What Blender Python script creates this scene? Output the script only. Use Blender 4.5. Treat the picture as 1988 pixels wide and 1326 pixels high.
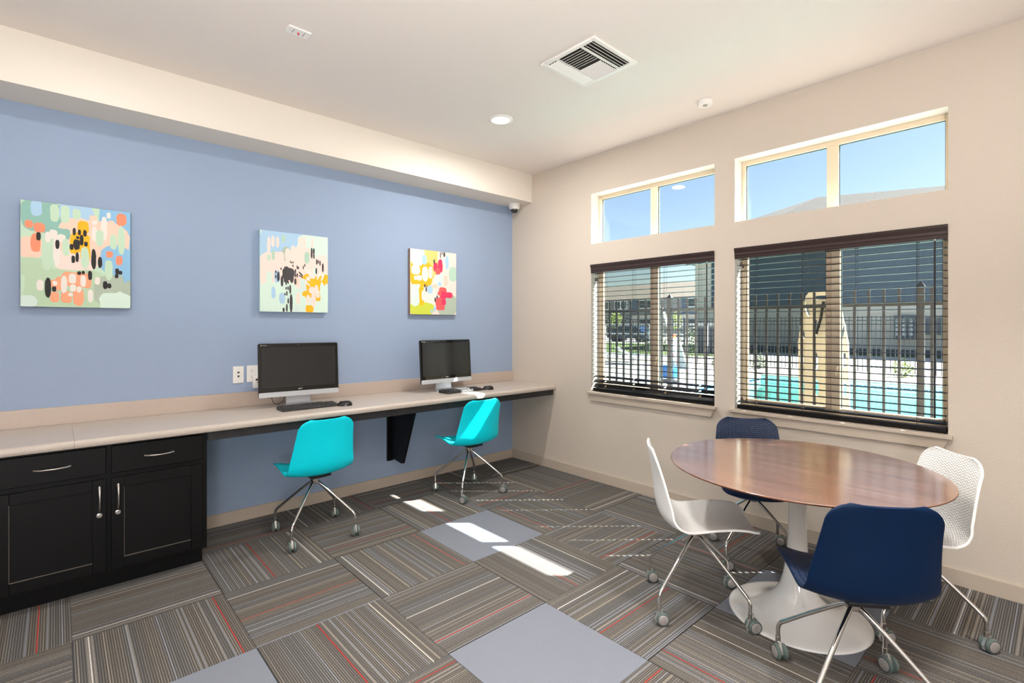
import bpy, math, random
from math import pi, sin, cos, radians, sqrt
from mathutils import Vector, Matrix
random.seed(7)
for o in list(bpy.data.objects): bpy.data.objects.remove(o)
SC = bpy.context.scene
COL = SC.collection

# ------------------------------------------------------------------ camera, world, sun, lights, exposure
F_PX, HOR = 975.8, 632.93
cam = bpy.data.objects.new('camera', bpy.data.cameras.new('camera'))
COL.objects.link(cam)
cam.data.sensor_width = 36.0
cam.data.lens = F_PX / 1988 * 36.0
cam.data.shift_y = -(663 - HOR) / 1988
cam.data.clip_end = 500
cam.data.clip_start = 0.05
cam.location = (-3.697, -4.077, 1.433)
YAW = 47.829                      # angle of the view direction from +x
cam.rotation_euler = (pi / 2, 0, radians(YAW - 90))
SC.camera = cam

world = bpy.data.worlds.new('sky_world'); SC.world = world
world.use_nodes = True
nt = world.node_tree
sky = nt.nodes.new('ShaderNodeTexSky')
sky.sky_type = 'NISHITA'; sky.sun_disc = False
SUN_EL = 48.4
sky.sun_elevation = radians(SUN_EL)
sky.sun_rotation = radians(131)
sky.air_density = 1.0; sky.dust_density = 1.2; sky.ozone_density = 1.0
nt.nodes['Background'].inputs['Strength'].default_value = 0.21
nt.links.new(sky.outputs[0], nt.nodes['Background'].inputs['Color'])

sun = bpy.data.objects.new('sun', bpy.data.lights.new('sun', 'SUN')); COL.objects.link(sun)
sun.data.energy = 46.0; sun.data.angle = radians(0.5); sun.data.color = (1.0, 0.965, 0.92)
sun.rotation_euler = Vector((-0.755, 0.655, -1.128)).to_track_quat('-Z', 'Y').to_euler()
sun.location = (20, -18, 30)

def area(name, loc, size, power, rot=(0, 0, 0), color=(1, 0.965, 0.92), disk=False, spread=180):
    l = bpy.data.lights.new(name, 'AREA'); l.energy = power; l.color = color
    l.shape = 'DISK' if disk else 'SQUARE'; l.size = size; l.spread = radians(spread)
    o = bpy.data.objects.new(name, l); COL.objects.link(o); o.location = loc; o.rotation_euler = rot
    return o
# overhead fill added behind the camera, no known fittings there
for (x, y, p) in [(-6.2, -1.6, 5), (-6.2, -4.6, 12), (-3.4, -6.2, 12)]:
    area('overhead_fill', (x, y, 2.99), 1.1, p)
# unseen uplights added behind the camera to bounce fill off the ceiling
def aim(v): return Vector(v).to_track_quat('-Z', 'Y').to_euler()
area('ceiling_bounce_fill', (-4.2, -4.9, 1.3), 0.7, 100, rot=aim((0.42, 0.55, 1.15)), spread=125)
area('ceiling_bounce_fill', (-5.6, -3.6, 1.2), 0.7, 14, rot=aim((0.4, 0.2, 1.0)))
# soft point fill added out of view; the low one brightens below the counter
for (x, y, z, p) in [(-5.6, -6.0, 2.1, 10), (-4.4, -5.1, 1.0, 150)]:
    l = bpy.data.lights.new('soft_point_fill', 'POINT'); l.energy = p; l.color = (0.98, 0.98, 1.0); l.shadow_soft_size = 0.35
    o = bpy.data.objects.new('soft_point_fill', l); COL.objects.link(o); o.location = (x, y, z)
for (x, y, p) in [(-1.172, -1.160, 30), (-3.6, -1.160, 9), (-1.172, -4.2, 8), (-3.6, -3.3, 8)]:
    area('downlight_or_fill', (x, y, 2.985), 0.13, p, disk=True)

area('downlight_or_fill', (-1.7, -3.9, 2.98), 0.3, 21, disk=True, spread=100)  # added fill above the table and seats, no fitting there
area('downlight_or_fill', (-2.3, -2.45, 2.98), 0.3, 14, disk=True, spread=100)  # added fill above the open floor and counter, no fitting there

SC.view_settings.view_transform = 'Standard'
SC.view_settings.look = 'None'
SC.view_settings.exposure = 0.0
SC.view_settings.gamma = 1.0
SC.view_settings.use_curve_mapping = False

# ------------------------------------------------------------------ materials
def lin(c):
    out = []
    for v in c:
        v = v / 255.0
        out.append(v / 12.92 if v <= 0.04045 else ((v + 0.055) / 1.055) ** 2.4)
    return tuple(out) + (1.0,)

def mat(name, rgb, rough=0.5, metal=0.0, spec=0.5, bump=None, var=0.0, vscale=8.0, emit=None, coat=0.0, lincol=None):
    m = bpy.data.materials.new(name); m.use_nodes = True
    N, L = m.node_tree.nodes, m.node_tree.links
    b = N['Principled BSDF']
    c = lincol + (1.0,) if lincol else lin(rgb)
    b.inputs['Base Color'].default_value = c
    b.inputs['Roughness'].default_value = rough
    b.inputs['Metallic'].default_value = metal
    b.inputs['Specular IOR Level'].default_value = spec
    b.inputs['Coat Weight'].default_value = coat
    tc = N.new('ShaderNodeTexCoord')
    if var:
        n = N.new('ShaderNodeTexNoise'); n.inputs['Scale'].default_value = vscale; n.inputs['Detail'].default_value = 5
        L.new(tc.outputs['Object'], n.inputs['Vector'])
        mx = N.new('ShaderNodeMix'); mx.data_type = 'RGBA'; mx.blend_type = 'MULTIPLY'; mx.inputs[0].default_value = 1.0
        mr = N.new('ShaderNodeMapRange'); mr.inputs['From Min'].default_value = 0.3; mr.inputs['From Max'].default_value = 0.7
        mr.inputs['To Min'].default_value = 1 - var; mr.inputs['To Max'].default_value = 1 + var
        L.new(n.outputs[0], mr.inputs[0]); mx.inputs[6].default_value = c
        L.new(mr.outputs[0], mx.inputs[7]); L.new(mx.outputs[2], b.inputs['Base Color'])
    if bump:
        sc, st, di = bump
        n = N.new('ShaderNodeTexNoise'); n.inputs['Scale'].default_value = sc; n.inputs['Detail'].default_value = 3
        L.new(tc.outputs['Object'], n.inputs['Vector'])
        bp = N.new('ShaderNodeBump'); bp.inputs['Strength'].default_value = st; bp.inputs['Distance'].default_value = di
        L.new(n.outputs[0], bp.inputs['Height']); L.new(bp.outputs[0], b.inputs['Normal'])
    if emit:
        b.inputs['Emission Color'].default_value = lin(emit[0]); b.inputs['Emission Strength'].default_value = emit[1]
    return m

M = {}
M['wall_tan'] = mat('wall_tan', (206, 194, 180), 0.8, bump=(130, 0.45, 0.004))
M['ceiling'] = mat('ceiling_paint', (234, 225, 218), 0.85, bump=(120, 0.4, 0.004))
M['soffit'] = mat('soffit_paint', (230, 222, 211), 0.9, bump=(60, 0.25, 0.004))
M['wall_blue'] = mat('wall_blue', (151, 169, 196), 0.75, bump=(130, 0.5, 0.004))
M['trim'] = mat('trim_paint', (190, 176, 160), 0.5)
M['wall_far'] = mat('wall_cream', (225, 220, 212), 0.9)
M['reveal'] = mat('window_return_paint', (214, 209, 200), 0.8)
M['vinyl'] = mat('window_vinyl', (226, 208, 180), 0.4)
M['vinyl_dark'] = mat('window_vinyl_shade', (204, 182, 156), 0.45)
M['gasket'] = mat('glazing_gasket', (40, 60, 60), 0.5)
M['laminate'] = mat('countertop_laminate', (192, 181, 170), 0.32, var=0.03, vscale=60)
M['backsplash'] = mat('backsplash_laminate', (190, 174, 162), 0.4, var=0.02, vscale=60)
M['cab'] = mat('cabinet_black', (8, 8, 9), 0.45, spec=0.22, var=0.25, vscale=6)
M['cab_panel'] = mat('cabinet_black_panel', (9, 9, 10), 0.48, spec=0.22, var=0.2, vscale=6)
M['cab_pale'] = mat('cabinet_pale_edge', (96, 88, 80), 0.5)
M['apron'] = mat('apron_black', (34, 34, 36), 0.6, var=0.4, vscale=20)
M['nickel'] = mat('brushed_nickel', (205, 200, 195), 0.28, metal=1.0)
M['chrome'] = mat('chrome', (222, 220, 218), 0.07, metal=1.0)
M['hub'] = mat('hub_steel', (190, 184, 178), 0.25, metal=1.0)
M['black_plastic'] = mat('black_plastic', (24, 24, 26), 0.45)
M['black_gloss'] = mat('black_gloss', (10, 10, 11), 0.04, spec=0.7)
M['screen'] = mat('screen_off', (36, 36, 38), 0.12, spec=0.6)
M['silver'] = mat('silver_plastic', (205, 207, 212), 0.3, metal=0.35)
M['keys'] = mat('key_plastic', (44, 43, 43), 0.45)
M['keybase'] = mat('keyboard_plastic', (36, 35, 35), 0.4)
M['mouse'] = mat('mouse_plastic', (26, 24, 24), 0.2)
M['white_plastic'] = mat('white_plastic', (240, 238, 234), 0.35)
M['plate_dark'] = mat('port_dark', (70, 55, 40), 0.4)
M['tyre'] = mat('caster_tyre', (92, 106, 102), 0.5)
M['cap'] = mat('caster_cap', (168, 164, 160), 0.35, metal=0.3)
M['castbody'] = mat('caster_body', (200, 198, 194), 0.3, metal=0.7)
M['blind'] = mat('blind_espresso', (54, 40, 38), 0.32)
M['slat'] = mat('slat_espresso', (12, 10, 11), 0.4, spec=0.25)
M['cord'] = mat('cord_dark', (38, 32, 30), 0.8)
M['white_metal'] = mat('vent_white', (238, 235, 230), 0.4)
M['vent_dark'] = mat('vent_shadow', (38, 34, 30), 0.9)
M['dl_emit'] = mat('downlight_lens', (255, 250, 240), 0.5, emit=((255, 246, 232), 1.6))
M['tabletop_edge'] = mat('tabletop_edge', (96, 52, 30), 0.35)
M['tulip'] = mat('tulip_white', (247, 246, 243), 0.08, coat=0.6)
M['canvas_edge'] = mat('canvas_edge_blue', (168, 200, 214), 0.8)
M['canvas_edge_brown'] = mat('canvas_edge_brown', (150, 120, 100), 0.8)
M['canvas_edge_dark'] = mat('canvas_edge_dark', (70, 84, 110), 0.8)
M['dome'] = mat('dome_smoke', (40, 38, 38), 0.05, spec=0.8)
# outdoors
M['deck'] = mat('concrete_deck', (174, 171, 168), 0.85, var=0.06, vscale=1.5)
M['coping'] = mat('pool_coping', (186, 182, 172), 0.8, var=0.05, vscale=4)
M['asphalt'] = mat('light_paving', (178, 176, 174), 0.9, var=0.05, vscale=1.0)
M['lawn'] = mat('lawn_grass', (72, 92, 40), 0.9, var=0.3, vscale=6)
M['plaster'] = mat('pool_plaster', (205, 232, 226), 0.7)
M['poolwall'] = mat('pool_wall', (176, 228, 224), 0.6)
M['pooltile'] = mat('pool_tile', (14, 60, 110), 0.2)
M['fence'] = mat('fence_bronze', (26, 26, 26), 0.4)
M['fence_far'] = mat('fence_black', (36, 40, 44), 0.45)
M['siding'] = mat('siding_grey', (172, 170, 162), 0.8)
M['siding_blue'] = mat('siding_blue', (74, 88, 100), 0.8)
M['siding_base'] = mat('base_band', (78, 84, 90), 0.8)
M['roof'] = mat('roof_shingle', (66, 64, 62), 0.95, var=0.25, vscale=14, bump=(20, 0.5, 0.05))
M['roof_tan'] = mat('roof_tan', (84, 78, 70), 0.95, var=0.12, vscale=2)
M['eave'] = mat('eave_grey', (96, 100, 104), 0.8)
M['wall_grey'] = mat('far_wall_grey', (118, 122, 122), 0.9)
M['wall_bluegrey'] = mat('far_wall_blue', (74, 88, 104), 0.9)
M['win_white'] = mat('far_window_trim', (200, 204, 204), 0.6)
M['win_glass'] = mat('far_window_glass', (50, 62, 66), 0.1)
M['board'] = mat('spine_board_beige', (208, 194, 168), 0.5, var=0.04, vscale=5)
M['lift_white'] = mat('lift_white', (214, 218, 220), 0.4)
M['lift_grey'] = mat('lift_grey', (150, 152, 152), 0.5)
M['lift_blue'] = mat('lift_blue_seat', (18, 92, 158), 0.4)
M['orange'] = mat('orange_cap', (226, 84, 40), 0.5)
M['red'] = mat('red_sign', (190, 40, 40), 0.5)
M['sling'] = mat('lounger_sling', (120, 150, 170), 0.7)
M['bark'] = mat('bark', (80, 66, 50), 0.9)
M['leaf'] = mat('leaf_yellow_green', (120, 140, 40), 0.7, var=0.25, vscale=3)
M['leaf_dark'] = mat('leaf_green', (70, 92, 40), 0.7, var=0.25, vscale=3)
M['screen_panel'] = mat('privacy_panel', (52, 58, 66), 0.7)
M['meter_panel'] = mat('meter_cabinet', (62, 72, 80), 0.6)
M['meter'] = mat('meter_face', (160, 168, 170), 0.3)
M['gravel'] = mat('gravel_strip', (132, 126, 116), 0.95, var=0.4, vscale=30)
M['carpaint'] = mat('car_paint', (40, 60, 90), 0.2)

def glass(name, tint, rough=0.0, base=0.04):
    m = bpy.data.materials.new(name); m.use_nodes = True
    N, L = m.node_tree.nodes, m.node_tree.links
    for n in list(N): N.remove(n)
    out = N.new('ShaderNodeOutputMaterial'); mix = N.new('ShaderNodeMixShader')
    tr = N.new('ShaderNodeBsdfTransparent'); gl = N.new('ShaderNodeBsdfGlossy')
    tr.inputs[0].default_value = tint + (1,); gl.inputs['Roughness'].default_value = rough
    lw = N.new('ShaderNodeLayerWeight')
    p = N.new('ShaderNodeMath'); p.operation = 'POWER'; p.inputs[1].default_value = 5
    L.new(lw.outputs['Facing'], p.inputs[0])
    mr = N.new('ShaderNodeMapRange'); mr.inputs['To Min'].default_value = base; mr.inputs['To Max'].default_value = 0.9
    L.new(p.outputs[0], mr.inputs[0]); L.new(mr.outputs[0], mix.inputs[0])
    L.new(tr.outputs[0], mix.inputs[1]); L.new(gl.outputs[0], mix.inputs[2]); L.new(mix.outputs[0], out.inputs[0])
    return m
M['glass'] = glass('window_glass', (0.95, 0.975, 0.97), base=0.02)
M['screened'] = glass('screened_glass', (0.72, 0.75, 0.73), base=0.02)
M['water'] = glass('pool_water', (0.86, 0.98, 0.97), rough=0.06, base=0.03)

def math_node(N, L, op, a, b=None, c=None):
    n = N.new('ShaderNodeMath'); n.operation = op
    for i, v in enumerate((a, b, c)):
        if v is None: continue
        if isinstance(v, (int, float)): n.inputs[i].default_value = v
        else: L.new(v, n.inputs[i])
    return n.outputs[0]

def carpet_material():
    m = bpy.data.materials.new('striped_carpet'); m.use_nodes = True
    N, L = m.node_tree.nodes, m.node_tree.links
    b = N['Principled BSDF']; b.inputs['Roughness'].default_value = 0.95; b.inputs['Specular IOR Level'].default_value = 0.15
    tc = N.new('ShaderNodeTexCoord'); sx = N.new('ShaderNodeSeparateXYZ'); L.new(tc.outputs['Object'], sx.inputs[0])
    oi = N.new('ShaderNodeObjectInfo')
    X = sx.outputs[0]
    mn = lambda *a: math_node(N, L, *a)
    seed = mn('MULTIPLY', oi.outputs['Random'], 37.0)
    idx = mn('FLOOR', mn('DIVIDE', X, 0.0046))
    wn = N.new('ShaderNodeTexWhiteNoise'); wn.noise_dimensions = '1D'
    L.new(mn('ADD', idx, mn('FLOOR', mn('MULTIPLY', seed, 50.0))), wn.inputs['W'])
    # alternate dark and light yarns
    alt = mn('PINGPONG', idx, 1.0)
    # broad bands inside the tile
    nb = N.new('ShaderNodeTexNoise'); nb.noise_dimensions = '1D'; nb.inputs['Scale'].default_value = 7.0; nb.inputs['Detail'].default_value = 2
    L.new(mn('ADD', X, seed), nb.inputs['W'])
    band = N.new('ShaderNodeMapRange'); band.inputs['From Min'].default_value = 0.42; band.inputs['From Max'].default_value = 0.58
    L.new(nb.outputs[0], band.inputs[0])
    def mixc(fac, a, bb):
        x = N.new('ShaderNodeMix'); x.data_type = 'RGBA'
        if isinstance(fac, float): x.inputs[0].default_value = fac
        else: L.new(fac, x.inputs[0])
        for i, v in ((6, a), (7, bb)):
            if isinstance(v, tuple): x.inputs[i].default_value = v
            else: L.new(v, x.inputs[i])
        return x.outputs[2]
    warm = mixc(wn.outputs['Value'], lin((108, 101, 93)), lin((141, 134, 123)))
    cool = mixc(wn.outputs['Value'], lin((104, 103, 102)), lin((131, 130, 129)))
    light = mixc(band.outputs[0], cool, warm)
    dark = lin((76, 73, 70))
    base = mixc(mn('MULTIPLY', alt, 0.8), dark, light)
    # scattered pale blue and pale tan yarns
    blue = mn('GREATER_THAN', wn.outputs['Value'], 0.945)
    tan = mn('LESS_THAN', wn.outputs['Value'], 0.045)
    base = mixc(mn('MULTIPLY', blue, 0.6), base, lin((146, 153, 166)))
    base = mixc(mn('MULTIPLY', tan, 0.5), base, lin((176, 166, 152)))
    for nm, w, colr in (('white_line', 0.0026, (205, 198, 190)), ('red_line', 0.0024, (176, 62, 54))):
        at = N.new('ShaderNodeAttribute'); at.attribute_type = 'OBJECT'; at.attribute_name = nm
        d = mn('ABSOLUTE', mn('SUBTRACT', X, at.outputs['Fac']))
        base = mixc(mn('LESS_THAN', d, w), base, lin(colr))
    # tuft mottling
    n2 = N.new('ShaderNodeTexNoise'); n2.inputs['Scale'].default_value = 260; n2.inputs['Detail'].default_value = 2
    L.new(tc.outputs['Object'], n2.inputs['Vector'])
    mr = N.new('ShaderNodeMapRange'); mr.inputs['From Min'].default_value = 0.3; mr.inputs['From Max'].default_value = 0.7
    mr.inputs['To Min'].default_value = 0.6; mr.inputs['To Max'].default_value = 1.35
    L.new(n2.outputs[0], mr.inputs[0])
    mx = N.new('ShaderNodeMix'); mx.data_type = 'RGBA'; mx.blend_type = 'MULTIPLY'; mx.inputs[0].default_value = 1
    L.new(base, mx.inputs[6]); L.new(mr.outputs[0], mx.inputs[7])
    L.new(mx.outputs[2], b.inputs['Base Color'])
    bp = N.new('ShaderNodeBump'); bp.inputs['Strength'].default_value = 0.5; bp.inputs['Distance'].default_value = 0.003
    L.new(n2.outputs[0], bp.inputs['Height']); L.new(bp.outputs[0], b.inputs['Normal'])
    return m
M['carpet'] = carpet_material()
M['carpet_grey'] = mat('plain_grey_carpet', (124, 128, 138), 0.95, spec=0.1, bump=(300, 0.5, 0.003), var=0.12, vscale=320)

def walnut():
    m = bpy.data.materials.new('walnut_veneer'); m.use_nodes = True
    N, L = m.node_tree.nodes, m.node_tree.links
    b = N['Principled BSDF']; b.inputs['Roughness'].default_value = 0.26; b.inputs['Specular IOR Level'].default_value = 0.8
    b.inputs['Coat Weight'].default_value = 1.0; b.inputs['Coat Roughness'].default_value = 0.16; b.inputs['Coat IOR'].default_value = 2.4
    tc = N.new('ShaderNodeTexCoord'); mp = N.new('ShaderNodeMapping'); mp.inputs['Scale'].default_value = (22, 1.6, 1)
    mp.inputs['Rotation'].default_value = (0, 0, radians(42))
    L.new(tc.outputs['Object'], mp.inputs[0])
    n = N.new('ShaderNodeTexNoise'); n.inputs['Scale'].default_value = 1.2; n.inputs['Detail'].default_value = 7; n.inputs['Distortion'].default_value = 0.7
    L.new(mp.outputs[0], n.inputs['Vector'])
    r = N.new('ShaderNodeValToRGB'); L.new(n.outputs[0], r.inputs[0])
    r.color_ramp.elements[0].position = 0.3; r.color_ramp.elements[0].color = lin((116, 76, 54))
    r.color_ramp.elements[1].position = 0.72; r.color_ramp.elements[1].color = lin((160, 114, 86))
    L.new(r.outputs[0], b.inputs['Base Color'])
    return m
M['walnut'] = walnut()

def shell_mats(name, rgb, rough):
    outer = mat(name + '_outer', rgb, rough, spec=0.22)
    inner = mat(name + '_inner', rgb, rough + 0.05)
    N, L = inner.node_tree.nodes, inner.node_tree.links
    uv = N.new('ShaderNodeUVMap'); sx = N.new('ShaderNodeSeparateXYZ'); L.new(uv.outputs[0], sx.inputs[0])
    mn = lambda *a: math_node(N, L, *a)
    wav = mn('SINE', mn('MULTIPLY', sx.outputs[0], 2 * pi / 0.024))
    row = mn('SINE', mn('ADD', mn('MULTIPLY', sx.outputs[1], 2 * pi / 0.0135), mn('MULTIPLY', wav, 1.9)))
    bp = N.new('ShaderNodeBump'); bp.inputs['Strength'].default_value = 0.7; bp.inputs['Distance'].default_value = 0.0012
    L.new(row, bp.inputs['Height']); L.new(bp.outputs[0], N['Principled BSDF'].inputs['Normal'])
    return outer, inner
SH = {'turquoise': shell_mats('turquoise', (0, 222, 240), 0.42), 'white': shell_mats('white', (244, 242, 238), 0.38), 'navy': shell_mats('navy', (0, 30, 64), 0.45)}

# ------------------------------------------------------------------ mesh builder
class MB:
    def __init__(s): s.v = []; s.f = []; s.m = []; s.uv = None
    def add(s, vs, fs, mi=0):
        n = len(s.v); s.v += [tuple(v) for v in vs]
        for f in fs: s.f.append(tuple(n + i for i in f)); s.m.append(mi)
        return s
    def box(s, x0, x1, y0, y1, z0, z1, mi=0, T=None):
        x0, x1 = min(x0, x1), max(x0, x1); y0, y1 = min(y0, y1), max(y0, y1); z0, z1 = min(z0, z1), max(z0, z1)
        vs = [Vector(p) for p in ((x0, y0, z0), (x1, y0, z0), (x1, y1, z0), (x0, y1, z0), (x0, y0, z1), (x1, y0, z1), (x1, y1, z1), (x0, y1, z1))]
        if T: vs = [T @ v for v in vs]
        return s.add(vs, [(0, 3, 2, 1), (4, 5, 6, 7), (0, 1, 5, 4), (1, 2, 6, 5), (2, 3, 7, 6), (3, 0, 4, 7)], mi)
    def tube(s, pts, r, n=10, mi=0, closed=True):
        pts = [Vector(p) for p in pts]; rs = r if isinstance(r, (list, tuple)) else [r] * len(pts)
        rings = []; prev = None
        for i, p in enumerate(pts):
            t = (pts[min(i + 1, len(pts) - 1)] - pts[max(i - 1, 0)]).normalized()
            if prev is None:
                a = Vector((0, 0, 1)) if abs(t.z) < 0.9 else Vector((1, 0, 0))
                u = t.cross(a).normalized()
            else:
                u = (prev - t * prev.dot(t)).normalized()
            prev = u; w = t.cross(u)
            rings.append([p + (u * cos(2 * pi * k / n) + w * sin(2 * pi * k / n)) * rs[i] for k in range(n)])
        vs = [v for rg in rings for v in rg]; fs = []
        for i in range(len(pts) - 1):
            for k in range(n):
                a = i * n + k; b = i * n + (k + 1) % n
                fs.append((a, b, b + n, a + n))
        if closed:
            fs.append(tuple(range(n - 1, -1, -1))); fs.append(tuple(range((len(pts) - 1) * n, len(pts) * n)))
        return s.add(vs, fs, mi)
    def cyl(s, p, q, r, n=16, mi=0, r2=None): return s.tube([p, q], [r, r if r2 is None else r2], n, mi)
    def lathe(s, prof, c=(0, 0, 0), n=32, mi=0, T=None, cap=True):
        vs = []; fs = []; c = Vector(c)
        for (r, z) in prof:
            for k in range(n):
                v = Vector((r * cos(2 * pi * k / n), r * sin(2 * pi * k / n), z))
                if T: v = T @ v
                vs.append(v + c)
        for i in range(len(prof) - 1):
            for k in range(n):
                a = i * n + k; b = i * n + (k + 1) % n
                fs.append((a, b, b + n, a + n))
        if cap:
            fs.append(tuple(range(n - 1, -1, -1))); fs.append(tuple(range((len(prof) - 1) * n, len(prof) * n)))
        return s.add(vs, fs, mi)
    def prism(s, poly, axis, a0, a1, mi=0, T=None):
        """poly: 2-D outline in the two other axes (cyclic order), extruded along axis from a0 to a1"""
        n = len(poly); vs = []
        for a in (a0, a1):
            for (p, q) in poly:
                v = {'x': (a, p, q), 'y': (p, a, q), 'z': (p, q, a)}[axis]
                v = Vector(v); vs.append(T @ v if T else v)
        fs = [tuple(range(n - 1, -1, -1)), tuple(range(n, 2 * n))]
        for k in range(n): fs.append((k, (k + 1) % n, n + (k + 1) % n, n + k))
        return s.add(vs, fs, mi)
    def build(s, name, mats, parent=None, loc=None, smooth=35, bevel=None, rotz=0):
        me = bpy.data.meshes.new(name)
        vs = s.v
        if loc is not None:
            vs = [(v[0] - loc[0], v[1] - loc[1], v[2] - loc[2]) for v in vs]
        me.from_pydata(vs, [], s.f)
        if not isinstance(mats, (list, tuple)): mats = [mats]
        for mm in mats: me.materials.append(mm)
        for p, mi in zip(me.polygons, s.m): p.material_index = mi
        fix_normals(me)
        if smooth:
            for p in me.polygons: p.use_smooth = True
            me.set_sharp_from_angle(angle=radians(smooth))
        me.update()
        o = bpy.data.objects.new(name, me); COL.objects.link(o)
        if loc is not None: o.location = loc
        if parent: o.parent = parent
        if bevel:
            bv = o.modifiers.new('bevel', 'BEVEL'); bv.width = bevel[0]; bv.segments = bevel[1]; bv.limit_method = 'ANGLE'; bv.angle_limit = radians(40)
            bv.harden_normals = False
        return o

import bmesh
def fix_normals(me):
    bm = bmesh.new(); bm.from_mesh(me); bmesh.ops.recalc_face_normals(bm, faces=bm.faces); bm.to_mesh(me); bm.free()

def tag(o, label=None, cat=None, group=None, kind=None):
    if label: o['label'] = label
    if cat: o['category'] = cat
    if group: o['group'] = group
    if kind: o['kind'] = kind
    return o
def thing(name, label, cat, loc=(0, 0, 0), rotz=0.0, group=None):
    o = bpy.data.objects.new(name, None); COL.objects.link(o); o.empty_display_size = 0.05
    o.location = loc; o.rotation_euler = (0, 0, rotz)
    return tag(o, label, cat, group)
def struct_empty(name, loc=(0, 0, 0)):
    o = bpy.data.objects.new(name, None); COL.objects.link(o); o.location = loc; o['kind'] = 'structure'
    return o
def copy_tree(o, parent=None):
    c = o.copy(); COL.objects.link(c); c.parent = parent
    for ch in [x for x in bpy.data.objects if x.parent == o]: copy_tree(ch, c)
    return c
def box(name, m, x0, x1, y0, y1, z0, z1, parent=None, bevel=None, kind=None, loc=None):
    o = MB().box(x0, x1, y0, y1, z0, z1).build(name, m, parent, loc=loc, bevel=bevel)
    if kind: o['kind'] = kind
    return o

# ------------------------------------------------------------------ room shell
CEIL = 3.02; XB = -8.0; YB = -7.2; WT = 0.165
# floor slab and carpet tiles
floor = box('floor', M['carpet_grey'], XB, 0, YB, 0, -0.12, -0.006, kind='structure')
S = 0.6094; OX, OY = -1.209, -1.044
LINES = {(-1,0):(.896,.07),(0,1):(.427,.85),(1,0):(.161,None),(1,1):(.202,None),(0,-1):(.414,.825),(2,0):(.931,.095),(2,1):(None,.039),
 (-1,1):(.206,None),(-2,1):(.436,.867),(-2,2):(.099,None),(-1,2):(.916,.097),(-2,0):(.447,.861),(-3,0):(.918,.094),(-3,1):(None,.076),
 (-4,1):(.809,None),(-2,-1):(.436,.876),(-1,-1):(.174,.588),(-2,-2):(.905,None),(0,-2):(.423,.865),(1,-2):(.911,.070),(0,-3):(.18,.624),
 (-1,-3):(.891,None),(1,-1):(.192,None),(2,-1):(None,.119),(2,-2):(.448,.857),(1,-4):(.177,None),(0,-4):(.887,None)}
GREY = {(0, 0), (-1, -2), (1, -3), (-3, -1)}
tmesh = {}
def tile_mesh(w, d, grey):
    key = (round(w, 3), round(d, 3), grey)
    if key not in tmesh:
        g = 0.0012; c = 0.0015
        mb = MB()
        x0, x1, y0, y1 = g, w - g, g, d - g
        vs = [(x0, y0, -0.006), (x1, y0, -0.006), (x1, y1, -0.006), (x0, y1, -0.006), (x0, y0, -c), (x1, y0, -c), (x1, y1, -c), (x0, y1, -c),
              (x0 + c, y0 + c, 0), (x1 - c, y0 + c, 0), (x1 - c, y1 - c, 0), (x0 + c, y1 - c, 0)]
        mb.add([(a - S / 2, b - S / 2, cc) for a, b, cc in vs], [(0, 1, 5, 4), (1, 2, 6, 5), (2, 3, 7, 6), (3, 0, 4, 7), (4, 5, 9, 8), (5, 6, 10, 9), (6, 7, 11, 10), (7, 4, 8, 11), (8, 9, 10, 11)])
        o = mb.build('carpet_tile', M['carpet_grey'] if grey else M['carpet'], smooth=0)
        tmesh[key] = o.data; bpy.data.objects.remove(o)
    return tmesh[key]
TYPES = [(.436, .87), (.91, .085), (.19, None), (.2, .6), (None, .09), (.43, .86)]
for i in range(-11, 3):
    for j in range(-10, 3):
        xa, ya = OX + (i - 1) * S, OY + (j - 1) * S
        x1 = min(xa + S, 0.0); y1 = min(ya + S, 0.0)
        xs, ys = max(xa, XB), max(ya, YB)
        if x1 - xs < 0.01 or y1 - ys < 0.01: continue
        even = (i + j) % 2 == 0
        grey = (i, j) in GREY
        # local frame: stripes run along local y ; even tiles are turned a quarter
        full = (xs == xa and ys == ya)
        if even:  # local x = world y, local y = -world x   (rotation +90)
            w, d = y1 - ya, S
            if x1 < xa + S - 1e-6:  # tile cut at the right: shorten from local y low end
                pass
        o = None
        if even:
            cutx = (xa + S) - x1
            mesh = tile_mesh(y1 - ya, S - cutx, grey)
            o = bpy.data.objects.new('carpet_tile', mesh)
            o.rotation_euler = (0, 0, pi / 2)
            # local (x,y) -> world (-y, x); keep tile low-x edge at xa: shift so the cut part is at the wall side
            o.location = (xa + S / 2 - cutx, ya + S / 2, 0)
        else:
            mesh = tile_mesh(x1 - xa, y1 - ya, grey)
            o = bpy.data.objects.new('carpet_tile', mesh)
            o.location = (xa + S / 2, ya + S / 2, 0)
        rl, wl = LINES.get((i, j), random.choice(TYPES))
        o['red_line'] = (rl - 0.5) * S if rl is not None else 9.0
        o['white_line'] = (wl - 0.5) * S if wl is not None else 9.0
        COL.objects.link(o); o.parent = floor
        if grey: o['label'] = 'plain blue-grey carpet tile'

ceil = box('ceiling', M['ceiling'], XB - .2, 0.2, YB - .2, 0.2, CEIL, CEIL + 0.15, kind='structure')
box('trim_soffit', M['soffit'], XB, 0, -0.305, 0, 2.73, CEIL, kind='structure')
box('wall_left', M['wall_blue'], XB, 0.2, 0, 0.2, -0.1, CEIL, kind='structure')
box('wall_back', M['wall_far'], XB - .2, XB, YB, 0.2, -0.1, CEIL, kind='structure')
box('wall_rear', M['wall_far'], XB - .2, 0.2, YB - .2, YB, -0.1, CEIL, kind='structure')

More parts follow.
